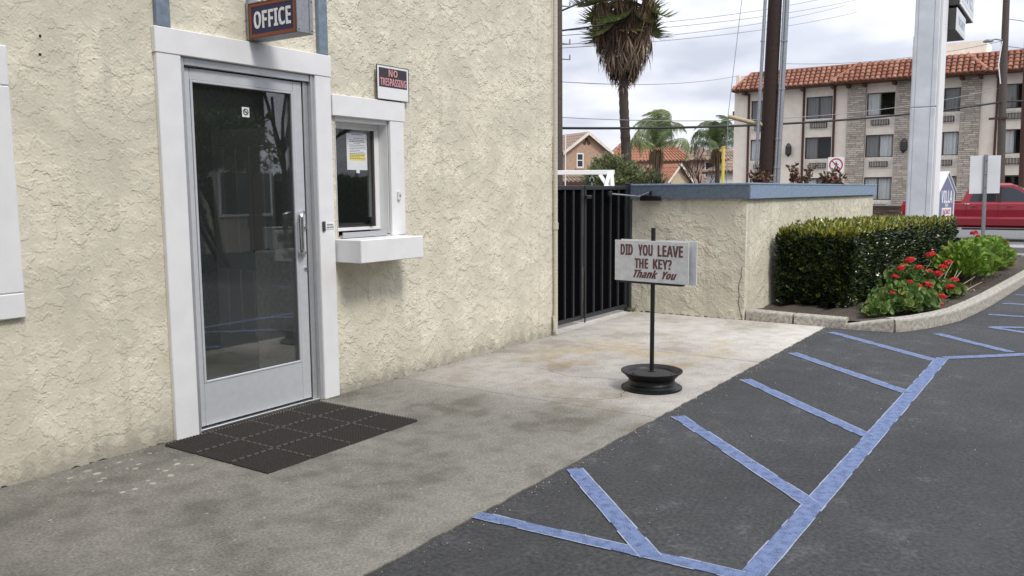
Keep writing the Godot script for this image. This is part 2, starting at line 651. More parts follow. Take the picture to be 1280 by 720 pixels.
	mat("roof_under", lin(0.16, 0.07, 0.045), 0.9)
	grained(mat("brown_wood", lin(0.115, 0.05, 0.035), 0.8), grain(68, 0.04, 0.7, 1.0), 0.6)
	mat("curtain", lin(0.66, 0.68, 0.66), 0.9)
	mat("curtain_grey", lin(0.24, 0.235, 0.22), 0.9)
	mat("dark_room", lin(0.015, 0.015, 0.015), 0.9)
	mat("bronze_frame", lin(0.06, 0.05, 0.045), 0.5, 0.3)
	mat("vent_dark", lin(0.035, 0.035, 0.033), 0.6)
	grained(mat("pylon_white", lin(0.78, 0.80, 0.82), 0.42), grain(69, 0.008, 0.9, 1.0, 5), 0.35)
	mat("cabinet_dark", lin(0.05, 0.048, 0.045), 0.5)
	mat("sign_face_pale", lin(0.62, 0.66, 0.70), 0.35)
	mat("sign_slate", lin(0.17, 0.185, 0.30), 0.5)
	mat("letter_slate", lin(0.30, 0.36, 0.42), 0.5)
	grained(mat("pole_wood", lin(0.055, 0.026, 0.017), 0.85), grain(70, 0.05, 0.5, 1.0, 5, 2.2), 0.9, grain(64, 0.2, 0.1, 0.9, 3), 0.4)
	M.pole_wood.uv1_scale = Vector3(3.0, 0.35, 3.0)
	grained(mat("pole_grey_wood", lin(0.15, 0.115, 0.095), 0.85), grain(70, 0.05, 0.5, 1.0, 5, 2.2), 0.9)
	M.pole_grey_wood.uv1_scale = Vector3(3.0, 0.35, 3.0)
	mat("wire_black", lin(0.02, 0.02, 0.022), 0.6)
	mat("wire_grey", lin(0.26, 0.27, 0.29), 0.6)
	grained(mat("strut_paint", lin(0.55, 0.45, 0.27), 0.6), grain(62, 0.03, 0.75, 1.0), 2.0)
	mat("yellow_paint", lin(0.72, 0.56, 0.07), 0.5)
	m = mat("truck_red", lin(0.27, 0.006, 0.018), 0.32, 0.1)
	m.clearcoat_enabled = true
	m.clearcoat = 0.5
	m.clearcoat_roughness = 0.08
	mat("truck_glass", lin(0.03, 0.035, 0.04), 0.06, 0.15)
	mat("tail_lamp", lin(0.50, 0.015, 0.01), 0.2)
	mat("street_asphalt", lin(0.19, 0.19, 0.195), 0.9)
	mat("road_paint", lin(0.72, 0.72, 0.70), 0.8)
	mat("gutter_concrete", lin(0.46, 0.45, 0.43), 0.9)
	mat("far_ground", lin(0.20, 0.20, 0.16), 0.95)
	grained(mat("house_tan", lin(0.50, 0.335, 0.235), 0.92), grain(66, 0.02, 0.86, 1.0, 5), 0.3)
	grained(mat("house_cream", lin(0.62, 0.50, 0.34), 0.92), grain(66, 0.02, 0.86, 1.0, 5), 0.3)
	grained(mat("house_white", lin(0.68, 0.67, 0.65), 0.92), grain(66, 0.02, 0.86, 1.0, 5), 0.3)
	grained(mat("house_pink", lin(0.56, 0.40, 0.33), 0.92), grain(66, 0.02, 0.86, 1.0, 5), 0.3)
	grained(mat("tiles_tan", lin(0.42, 0.31, 0.24), 0.85), grain(67, 0.03, 0.75, 1.0), 0.5)
	grained(mat("tiles_orange", lin(0.47, 0.215, 0.13), 0.85), grain(67, 0.03, 0.75, 1.0), 0.5)
	mat("hill_scrub", lin(0.12, 0.13, 0.11), 1.0)
	# plants
	for e in [["leaf", 0.42, 0.5], ["leaf_matt", 0.6, 0.45], ["frond", 0.5, 0.5], ["petal", 0.6, 0.4]]:
		m = mat(e[0], Color.WHITE, e[1])
		m.vertex_color_use_as_albedo = true
		m.backlight_enabled = true
		m.backlight = Color(e[2], e[2], e[2])
		m.cull_mode = BaseMaterial3D.CULL_DISABLED
	m = mat("hedge_leaf", Color.WHITE, 0.22)
	m.metallic_specular = 0.62
	m.vertex_color_use_as_albedo = true
	m.backlight_enabled = true
	m.backlight = Color(0.3, 0.3, 0.3)
	m.cull_mode = BaseMaterial3D.CULL_DISABLED
	m = mat("dead_frond", Color.WHITE, 0.9)
	m.vertex_color_use_as_albedo = true
	m.cull_mode = BaseMaterial3D.CULL_DISABLED
	grained(mat("palm_bark", lin(0.135, 0.105, 0.085), 0.95), grain(70, 0.05, 0.5, 1.0, 5, 2.2), 1.2, grain(64, 0.2, 0.1, 0.9, 3), 1.5)
	grained(mat("bark", lin(0.11, 0.085, 0.065), 0.95), grain(70, 0.05, 0.5, 1.0, 5, 2.2), 2.0)
	mat("stem_green", lin(0.16, 0.20, 0.07), 0.7)
	mat("dry_stem", lin(0.42, 0.34, 0.24), 0.8)
	mat("red_stem", lin(0.16, 0.06, 0.05), 0.8)
	mat("hedge_core", lin(0.012, 0.014, 0.008), 1.0)  # near black: shade inside the hedges put into the colour


# ---------------------------------------------------------------- ground
func make_ground() -> void:
	var tx := make_asphalt()
	var m := mat("asphalt", lin(0.16, 0.163, 0.168), 0.88)
	grained(m, tx[0], 0.62, tx[0], 0.35)
	m.detail_enabled = true
	m.detail_blend_mode = BaseMaterial3D.BLEND_MODE_MUL
	m.detail_albedo = tx[1]
	m.detail_uv_layer = BaseMaterial3D.DETAIL_UV_2
	m.uv2_triplanar = true
	m.uv2_world_triplanar = true
	m.uv2_scale = Vector3.ONE * 0.085
	m.uv2_offset = Vector3(0.23, 0, 0.41)
	for e in ["street_asphalt", "far_ground", "road_paint", "gutter_concrete"]:
		grained(M[e], tx[0], 0.45)
	M.street_asphalt.albedo_color = lin(0.33, 0.33, 0.335)
	M.gutter_concrete.albedo_color = lin(0.72, 0.70, 0.67)
	M.far_ground.albedo_color = lin(0.30, 0.29, 0.23)
	M.road_paint.albedo_color = lin(0.9, 0.9, 0.88)
	var strip := func(called: String, prof: Array, x0: float, x1: float, mt: Material):
		var b := B.new()
		for i in prof.size() - 1:
			b.poly([P(x0, prof[i].y, prof[i].x), P(x1, prof[i].y, prof[i].x), P(x1, prof[i + 1].y, prof[i + 1].x), P(x0, prof[i + 1].y, prof[i + 1].x)], Vector3.UP)
		var o := put(called, b.done(), mt)
		o.set_meta("kind", "structure")
	strip.call("parking_lot", [Vector2(-60, 0), Vector2(22.3, 0), Vector2(27.2, -0.15)], -90, 120, M.asphalt)
	strip.call("gutter", [Vector2(27.2, -0.15), Vector2(28.6, -0.152)], -200, 200, M.gutter_concrete)
	strip.call("street", [Vector2(28.6, -0.152), Vector2(48, -0.15)], -200, 200, M.street_asphalt)
	strip.call("terrain", [Vector2(48, -0.15), Vector2(900, -0.15)], -900, 700, M.far_ground)
	var lines := setting("road_markings")
	for x in range(-8, 9):
		var b := B.new()
		b.poly([P(x * 9.0 - 3, -0.145, 38.4), P(x * 9.0 + 1.4, -0.145, 38.4), P(x * 9.0 + 1.4, -0.145, 38.6), P(x * 9.0 - 3, -0.145, 38.6)], Vector3.UP)
		put("lane_line", b.done(), M.road_paint, lines)
	# walkway: three slabs with open joints, flush with the asphalt
	var walk := setting("concrete_walkway")
	m = mat("walk_concrete", Color.WHITE, 0.9)
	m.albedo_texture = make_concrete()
	m.heightmap_enabled = true
	m.heightmap_texture = m.albedo_texture
	m.heightmap_scale = 0.35
	var cuts := [-6.0, 1.0, 4.972, 7.1, 9.36]
	for i in 4:
		var a: float = cuts[i] + 0.004
		var c: float = cuts[i + 1] - 0.004
		var x1 := 2.235
		var b := B.new()
		var top := 0.007
		var uv := func(p: Vector3): return Vector2((p.x) / 2.26, (9.4 + p.z) / 8.4)
		# edge towards the asphalt is a little ragged
		var steps := 60
		for k in steps:
			var ua := lerpf(a, c, float(k) / steps)
			var ub := lerpf(a, c, float(k + 1) / steps)
			var j1 := 0.008 * sin(ua * 31.0) * sin(ua * 12.9 + 1.0)
			var j2 := 0.008 * sin(ub * 31.0) * sin(ub * 12.9 + 1.0)
			var q := [P(-0.3, top, ua), P(x1 + j1, top, ua), P(x1 + j2, top, ub), P(-0.3, top, ub)]
			b.poly(q, Vector3.UP, [uv.call(q[0]), uv.call(q[1]), uv.call(q[2]), uv.call(q[3])])
			var e := [P(x1 + j1, top, ua), P(x1 + j1, -0.05, ua), P(x1 + j2, -0.05, ub), P(x1 + j2, top, ub)]
			b.poly(e, Vector3.RIGHT, [uv.call(e[0]), uv.call(e[1]), uv.call(e[2]), uv.call(e[3])])
		for e2 in [[a, 1.0], [c, -1.0]]:
			var q := [P(-0.3, top, e2[0]), P(x1, top, e2[0]), P(x1, -0.05, e2[0]), P(-0.3, -0.05, e2[0])]
			b.poly(q, Vector3(0, 0, e2[1]), [Vector2(0.1, 0.1), Vector2(0.9, 0.1), Vector2(0.9, 0.11), Vector2(0.1, 0.11)])
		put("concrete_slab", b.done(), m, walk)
	# grit gathered along the edge of the slab and scattered over the lot
	var r := RandomNumberGenerator.new()
	r.seed = 19
	var pl := []
	var pc := []
	for i in 900:
		var u := r.randf_range(1.2, 9.3)
		var x := 2.25 + 0.05 * absf(r.randfn())
		if i > 560:
			u = r.randf_range(1.5, 9.0)
			x = r.randf_range(2.3, 6.0)
		elif i > 420:
			x = r.randf_range(0.01, 0.06)
			if u > 2.8 and u < 4.3:
				continue
		pl.append(Transform3D(Basis(Vector3(r.randf(), r.randf(), r.randf()).normalized(), r.randf() * TAU).scaled(Vector3.ONE * r.randf_range(0.0015, 0.0045)), P(x, 0.003 if x > 2.24 else 0.009, u)))
		pc.append(Color(0.42, 0.39, 0.33) * r.randf_range(0.25, 1.3))
	var peb := B.new()
	peb.lathe([Vector2(0, -0.6), Vector2(0.9, -0.2), Vector2(0.8, 0.4), Vector2(0, 0.7)], 5)
	var gm := mat("grit", Color.WHITE, 0.9)
	gm.vertex_color_use_as_albedo = true
	tag(scatter("grit", peb.done(), gm, pl, pc, self), "loose grit along the walkway edge and over the asphalt", "grit")
	# passage behind the gate
	var pas := put("passage_paving", bx(P(-3.6, -0.05, 7.37), P(-0.305, 0.004, 16.2)), M.kerb_concrete)
	pas.set_meta("kind", "structure")


func make_markings() -> void:
	var s := 512
	var g := grey(nz(71, 0.26, 3), s, s)
	var g2 := grey(nz(72, 0.02, 3), s, s)
	var by := PackedByteArray()
	by.resize(s * s * 4)
	for i in s * s:
		var a := g[i] / 255.0
		var t := clampf((a - 0.30) / 0.4, 0, 1)
		by[i * 4] = int(lerpf(80, 128, t) + 16 * (g2[i] / 255.0 - 0.5))
		by[i * 4 + 1] = int(lerpf(98, 145, t) + 16 * (g2[i] / 255.0 - 0.5))
		by[i * 4 + 2] = int(lerpf(138, 182, t) + 12 * (g2[i] / 255.0 - 0.5))
		by[i * 4 + 3] = 0 if a + 0.35 * (g2[i] / 255.0 - 0.5) < 0.365 else 255
	var m := mat("blue_paint", Color.WHITE, 0.85)
	grained(m, tex_from(by, s, s, Image.FORMAT_RGBA8), 1.7)
	m.transparency = BaseMaterial3D.TRANSPARENCY_ALPHA_SCISSOR
	m.alpha_scissor_threshold = 0.5
	grained(mat("blue_chalk", lin(0.40, 0.45, 0.56), 0.9), grain(54, 0.03, 0.82, 1.0, 5), 2.0)
	var root := setting("parking_markings")
	var n := 0
	var runs := [   # from, to (x, u), width
		[Vector2(3.485, 2.99), Vector2(3.52, 8.16), 0.092],
		[Vector2(2.20, 2.995), Vector2(3.46, 3.055), 0.075],
		[Vector2(2.285, 3.80), Vector2(3.09, 3.02), 0.088],
		[Vector2(2.33, 5.095), Vector2(3.47, 3.975), 0.085],
		[Vector2(2.34, 6.40), Vector2(3.47, 5.285), 0.085],
		[Vector2(2.345, 7.69), Vector2(3.48, 6.60), 0.085],
		[Vector2(2.365, 9.05), Vector2(3.48, 8.0), 0.085],
		[Vector2(3.30, 9.51), Vector2(4.0, 8.76), 0.085],
		[Vector2(3.54, 8.16), Vector2(4.5, 9.06), 0.09],
		[Vector2(4.5, 9.02), Vector2(6.2, 9.02), 0.09],
		[Vector2(3.72, 10.26), Vector2(4.8, 9.55), 0.085], [Vector2(3.72, 10.26), Vector2(4.9, 10.8), 0.085],
		[Vector2(3.62, 11.3), Vector2(4.8, 11.34), 0.085], [Vector2(3.68, 12.5), Vector2(4.8, 12.52), 0.085],
		[Vector2(3.76, 13.6), Vector2(4.9, 13.6), 0.085], [Vector2(3.86, 15.0), Vector2(5.0, 15.0), 0.085]]
	var r := RandomNumberGenerator.new()
	r.seed = 3
	for e in runs:
		var a: Vector2 = e[0]
		var c: Vector2 = e[1]
		var d := (c - a).normalized()
		var s2: Vector2 = Vector2(-d.y, d.x) * e[2] / 2
		var y := 0.0032 if n == 0 or n == 9 else 0.0044 + 0.0005 * (n % 3)
		var b := B.new()
		var ch := B.new()
		var k := int(maxf(6, (c - a).length() / 0.09))
		var w1 := []
		var w2 := []
		for i in k + 1:
			w1.append(1.0 + r.randf_range(-0.014, 0.014))
			w2.append(1.0 + r.randf_range(-0.014, 0.014))
		for i in k:
			var p := a.lerp(c, float(i) / k)
			var q := a.lerp(c, float(i + 1) / k)
			var p1: Vector2 = p + s2 * w1[i]
			var p2: Vector2 = p - s2 * w2[i]
			var q1: Vector2 = q + s2 * w1[i + 1]
			var q2: Vector2 = q - s2 * w2[i + 1]
			b.poly([P(p1.x, y, p1.y), P(p2.x, y, p2.y), P(q2.x, y, q2.y), P(q1.x, y, q1.y)], Vector3.UP)
			var t: Vector2 = s2.normalized() * 0.007
			for side in [[p1, q1, t], [p2, q2, -t]]:
				if r.randf() < 0.82:
					var f: Vector2 = side[2] * r.randf_range(0.5, 1.0)
					ch.poly([P(side[0].x, y, side[0].y), P(side[0].x + f.x, y, side[0].y + f.y), P(side[1].x + f.x, y, side[1].y + f.y), P(side[1].x, y, side[1].y)], Vector3.UP)
		var line := put("painted_line", b.done(), m, root)
		put("chalk_edge", ch.done(), M.blue_chalk, line)
		n += 1


# ---------------------------------------------------------------- office
func make_office() -> void:
	var o := thing("office_building", "cream stucco motel office wing with white framed glass door and service window", "building", P(-2, 0, 4))
	# front wall face, cut round the openings
	var us := [-8.0, 0.95, 2.03, 3.11, 4.13, 4.345, 4.905, 7.35]
	var ys := [0.0, 0.95, 1.16, 2.03, 2.10, 2.285, 4.2]
	var b := B.new()
	var uv := func(p: Vector3): return Vector2((-p.z - 1.5) / 6.2, 1.0 - p.y / 3.5)
	for i in us.size() - 1:
		for j in ys.size() - 1:
			var mu: float = (us[i] + us[i + 1]) / 2
			var my: float = (ys[j] + ys[j + 1]) / 2
			if (mu > 3.11 and mu < 4.13 and my < 2.285) or (mu > 4.345 and mu < 4.905 and my > 1.16 and my < 2.03) or (mu > 0.95 and mu < 2.03 and my > 0.95 and my < 2.10):
				continue
			var q := [P(0, ys[j], us[i]), P(0, ys[j], us[i + 1]), P(0, ys[j + 1], us[i + 1]), P(0, ys[j + 1], us[i])]
			b.poly(q, Vector3.RIGHT, [uv.call(q[0]), uv.call(q[1]), uv.call(q[2]), uv.call(q[3])])
			b.box(P(-0.2, ys[j], us[i + 1]), P(-0.002, ys[j + 1], us[i]))
	# end wall beside the gate
	var q2 := [P(0, 0, 7.35), P(-4, 0, 7.35), P(-4, 4.2, 7.35), P(0, 4.2, 7.35)]
	b.poly(q2, Vector3(0, 0, -1), [Vector2(0.95, 1), Vector2(0.3, 1), Vector2(0.3, 0), Vector2(0.95, 0)])
	put("front_wall", b.done(), M.wall_stucco, o)
	b = B.new()
	b.box(P(-4.2, 0, 7.345), P(-0.201, 4.2, 7.145))
	b.box(P(-4.2, 0, 7.144), P(-4.0, 4.2, -8))
	b.box(P(-3.99, 0, -7.8), P(-0.201, 4.2, -8))
	put("rear_wall", b.done(), M.plain_stucco, o)
	put("roof", bx(P(-4.25, 4.201, 7.4), P(0.05, 4.35, -8.05)), M.soffit_board, o)
	# ragged foot of the plaster, where it stops short of the slab
	b = B.new()
	var r := RandomNumberGenerator.new()
	r.seed = 4
	var u := 0.5
	while u < 7.34:
		var w := r.randf_range(0.02, 0.11)
		var hgt := r.randf_range(0.0, 0.007) * (1.6 if u < 3.0 else 1.0)
		if not (u + w > 2.93 and u < 4.30) and r.randf() < 0.6:
			b.poly([P(0.0025, 0.005, u), P(0.0025, 0.005, u + w), P(0.0025, 0.006 + hgt * 0.7, u + w * 0.7), P(0.0025, 0.007 + hgt, u + w * r.randf_range(0.2, 0.5))], Vector3.RIGHT)
		u += w * r.randf_range(1.0, 1.9)
	put("broken_plaster_edge", b.done(), M.bark, o).set_meta("kind", "stuff")
	for e in [[2.31, 2.29], [2.303, 2.197]]:   # two old fixing holes
		put("fixing_hole", tb([P(0.0005, e[1], e[0]), P(0.0030, e[1], e[0])], [0.007], 8), M.screw_black, o)
	# rooms
	b = B.new()
	b.box(P(-3.99, 0.0, -7.7), P(-0.21, 0.012, 7.14))
	put("floor", b.done(), M.room_floor, o)
	b = B.new()
	b.box(P(-3.99, 2.6, -7.7), P(-0.21, 2.65, 7.14))
	b.box(P(-3.99, 0.013, 2.2), P(-0.21, 2.599, 2.3))
	b.box(P(-3.0, 0.013, 2.31), P(-2.9, 2.599, 7.14))
	put("partition", b.done(), M.room_wall, o)
	# open panelled door inside
	var dr := put("inner_door", bx(P(-2.15, 0.02, 4.90), P(-1.36, 2.05, 4.94), 0.004), M.inner_door, o)
	for k in 4:
		put("door_panel", bx(P(-2.08 + k * 0.18, 0.95, 4.886), P(-1.98 + k * 0.18, 1.9, 4.899), 0.005), M.inner_door, dr)
		put("door_panel", bx(P(-2.08 + k * 0.18, 0.2, 4.886), P(-1.98 + k * 0.18, 0.8, 4.899), 0.005), M.inner_door, dr)
	b = B.new()
	b.tube([P(-1.42, 0.98, 4.90), P(-1.42, 0.98, 4.84), P(-1.44, 0.98, 4.835), P(-1.54, 0.98, 4.835)], [0.012], 8)
	b.tube([P(-1.42, 0.98, 4.90), P(-1.42, 0.98, 4.885)], [0.028], 12)
	put("lever_handle", b.done(), M.dark_brass, dr)
	put("service_counter", bx(P(-0.75, 0.013, 4.2), P(-0.25, 1.05, 6.6), 0.01), M.room_wall, o)
	# door surround: white boards
	var tr := 0.034
	put("door_header", bx(P(0.0, 2.29, 2.935), P(tr + 0.004, 2.437, 4.296), 0.004), M.white_paint, o)
	put("door_jamb", bx(P(0.0, 0.008, 2.942), P(tr, 2.2895, 3.10), 0.004), M.white_paint, o)
	put("door_jamb", bx(P(0.0, 0.008, 4.145), P(tr, 2.2895, 4.29), 0.004), M.white_paint, o)
	b = B.new()   # aluminium frame: two posts with stepped stops, and a head
	b.bbox(P(-0.12, 0.008, 3.135), P(0.012, 2.288, 3.101), 0.003)
	b.bbox(P(-0.12, 0.008, 4.144), P(0.018, 2.288, 4.115), 0.003)
	b.bbox(P(-0.12, 0.008, 4.114), P(-0.012, 2.24, 4.072), 0.003)
	b.bbox(P(-0.12, 2.243, 4.114), P(0.010, 2.288, 3.136), 0.003)
	put("door_frame", b.done(), M.aluminium, o)
	b = B.new()
	b.bbox(P(-0.12, 0.0125, 4.11), P(0.02, 0.028, 3.13), 0.003)
	put("door_threshold", b.done(), M.polished_steel, o)
	# the leaf
	var x0 := -0.058
	var x1 := -0.016
	b = B.new()
	b.bbox(P(x0, 0.036, 3.185), P(x1, 2.235, 3.137), 0.003)
	b.bbox(P(x0, 0.036, 4.062), P(x1, 2.235, 3.985), 0.003)
	b.bbox(P(x0, 2.165, 3.984), P(x1, 2.235, 3.186), 0.003)
	b.bbox(P(x0, 0.036, 3.984), P(x1, 0.305, 3.186), 0.003)
	# glazing bead
	for e in [[P(x1 - 0.01, 0.305, 3.203), P(x1 + 0.004, 2.165, 3.187)], [P(x1 - 0.01, 0.305, 3.983), P(x1 + 0.004, 2.165, 3.968)], [P(x1 - 0.01, 2.15, 3.967), P(x1 + 0.004, 2.1645, 3.204)], [P(x1 - 0.01, 0.306, 3.967), P(x1 + 0.004, 0.32, 3.204)]]:
		b.bbox(Vector3(e[0].x, e[0].y, minf(e[0].z, e[1].z)), Vector3(e[1].x, e[1].y, maxf(e[0].z, e[1].z)), 0.003)
	var door := put("glass_door", b.done(), M.door_aluminium, o)
	for k in 4:   # double glazing: each sheet mirrors on both its faces
		b = B.new()
		var xp: float = [-0.034, -0.039, -0.046, -0.051][k]
		b.poly([P(xp, 0.31, 3.19), P(xp, 0.31, 3.98), P(xp, 2.16, 3.98), P(xp, 2.16, 3.19)], Vector3.RIGHT)
		put("pane", b.done(), M.clear_pane, door)
	var pts := []
	var zc := 4.026
	var zb := 3.972
	for k in 9:
		var a := PI / 2 * k / 8
		pts.append(P(x1 + 0.055 * sin(a), 1.070 + 0.035 * (1 - cos(a)), lerpf(zc + 0.01, zb, sin(a))))
	for k in 9:
		var a := PI / 2 * (8 - k) / 8
		pts.append(P(x1 + 0.055 * sin(a), 1.350 - 0.035 * (1 - cos(a)), lerpf(zc + 0.01, zb, sin(a))))
	b = B.new()
	b.tube(pts, [0.0165], 12)
	put("pull_handle", b.done(), M.polished_steel, door)
	for e in [[1.25, 0.016], [0.965, 0.013]]:
		b = B.new()
		b.tube([P(x1 - 0.002, e[0], zc + 0.018), P(x1 + 0.014, e[0], zc + 0.018)], [e[1]], 14)
		b.tube([P(x1 + 0.014, e[0], zc + 0.018), P(x1 + 0.018, e[0], zc + 0.018)], [e[1] * 0.6], 12)
		put("lock_cylinder", b.done(), M.polished_steel, door)
	b = B.new()   # weather strip down the closing edge
	b.box(P(-0.05, 0.036, 4.070), P(-0.022, 2.235, 4.0635))
	b.box(P(-0.05, 2.236, 4.070), P(-0.03, 2.2425, 3.14))
	put("weather_strip", b.done(), M.black_rubber, door)
	put("hinge", bx(P(-0.018, 2.236, 3.24), P(0.006, 2.256, 3.15), 0.003), M.cabinet_dark, door)
	# service window
	var sw := put("window_header", bx(P(0.0, 2.03, 4.305), P(0.032, 2.178, 5.075), 0.004), M.white_paint, o)
	put("window_jamb", bx(P(0.0, 1.152, 4.905), P(0.028, 2.0295, 5.062), 0.004), M.white_paint, o)
	b = B.new()
	b.box(P(-0.2, 1.17, 4.900), P(0.0, 2.03, 4.895))
	b.box(P(-0.2, 2.0, 4.894), P(0.0, 2.03, 4.350))
	b.box(P(-0.2, 1.17, 4.355), P(0.0, 1.999, 4.350))
	put("window_reveal", b.done(), M.white_trim, o)
	b = B.new()
	b.bbox(P(-0.12, 1.20, 4.894), P(-0.085, 1.999, 4.845), 0.003)
	b.bbox(P(-0.12, 1.20, 4.400), P(-0.085, 1.999, 4.356), 0.003)
	b.bbox(P(-0.12, 1.955, 4.844), P(-0.085, 1.999, 4.401), 0.003)
	b.bbox(P(-0.12, 1.20, 4.844), P(-0.085, 1.225, 4.401), 0.003)
	var wf := put("window_frame", b.done(), M.white_trim, o)
	b = B.new()
	b.bbox(P(-0.105, 1.226, 4.842), P(-0.088, 1.954, 4.822), 0.002)
	b.bbox(P(-0.105, 1.226, 4.821), P(-0.088, 1.238, 4.403), 0.002)
	put("sash", b.done(), M.bronze_frame, wf)
	for xp in [-0.098, -0.103]:
		b = B.new()
		b.poly([P(xp, 1.226, 4.402), P(xp, 1.226, 4.822), P(xp, 1.954, 4.822), P(xp, 1.954, 4.402)], Vector3.RIGHT)
		put("pane", b.done(), M.clear_pane, wf)
	put("latch", bx(P(-0.088, 1.238, 4.80), P(-0.06, 1.30, 4.765), 0.004), M.screw_black, wf)
	b = B.new()   # steel cash tray
	b.bbox(P(-0.08, 1.1565, 4.86), P(0.035, 1.162, 4.37), 0.002)
	b.bbox(P(0.022, 1.1625, 4.84), P(0.032, 1.195, 4.37), 0.002)
	put("cash_tray", b.done(), M.aluminium, o)
	put("window_ledge", bx(P(0.0, 0.985, 4.305), P(0.27, 1.151, 4.985), 0.005), M.white_paint, o)
	# window at the left
	b = B.new()
	b.bbox(P(0.0, 2.02, 0.78), P(0.03, 2.215, 2.13), 0.006)
	b.bbox(P(0.0, 0.862, 0.78), P(0.03, 0.99, 2.13), 0.006)
	b.bbox(P(0.0, 0.991, 2.0), P(0.03, 2.019, 2.13), 0.006)
	b.bbox(P(0.0, 0.991, 0.78), P(0.03, 2.019, 0.92), 0.006)
	b.bbox(P(-0.05, 0.991, 1.955), P(0.015, 2.019, 1.999), 0.006)
	b.bbox(P(-0.05, 0.991, 0.921), P(0.015, 2.019, 0.96), 0.006)
	var lw := put("side_window", b.done(), M.white_paint, o)
	put("pane", bx(P(-0.034, 0.97, 0.92), P(-0.028, 2.08, 1.99)), M.clear_pane, lw)
	# painted boards running up the wall
	put("wall_board", bx(P(0.0, 2.438, 2.955), P(0.036, 4.19, 3.045), 0.004), M.blue_grey_paint, o)
	put("wall_board", bx(P(0.0, 2.438, 4.195), P(0.036, 4.19, 4.278), 0.004), M.blue_grey_paint, o)
	# unseen canopy added behind the view to block sky light
	var cn := thing("sky_block_canopy", "unseen flat roofed canopy behind the camera, added to block light from the sky", "canopy", P(4.5, 0, 0))
	put("canopy_roof", bx(P(0.06, 4.36, 0.2), P(8.0, 4.55, -9)), M.soffit_board, cn)
	for k in 6:
		put("beam", bx(P(0.06, 4.2, 0.1 - k * 1.7), P(7.9, 4.359, -0.02 - k * 1.7)), M.blue_grey_paint, cn)
	put("fascia_board", bx(P(0.06, 4.15, 0.25), P(8.0, 4.6, 0.201)), M.blue_grey_paint, cn)
	for u3 in [-8.0, -2.6]:
		put("post", bx(P(7.6, 0, u3), P(7.75, 4.199, u3 - 0.15), 0.01), M.blue_grey_paint, cn)


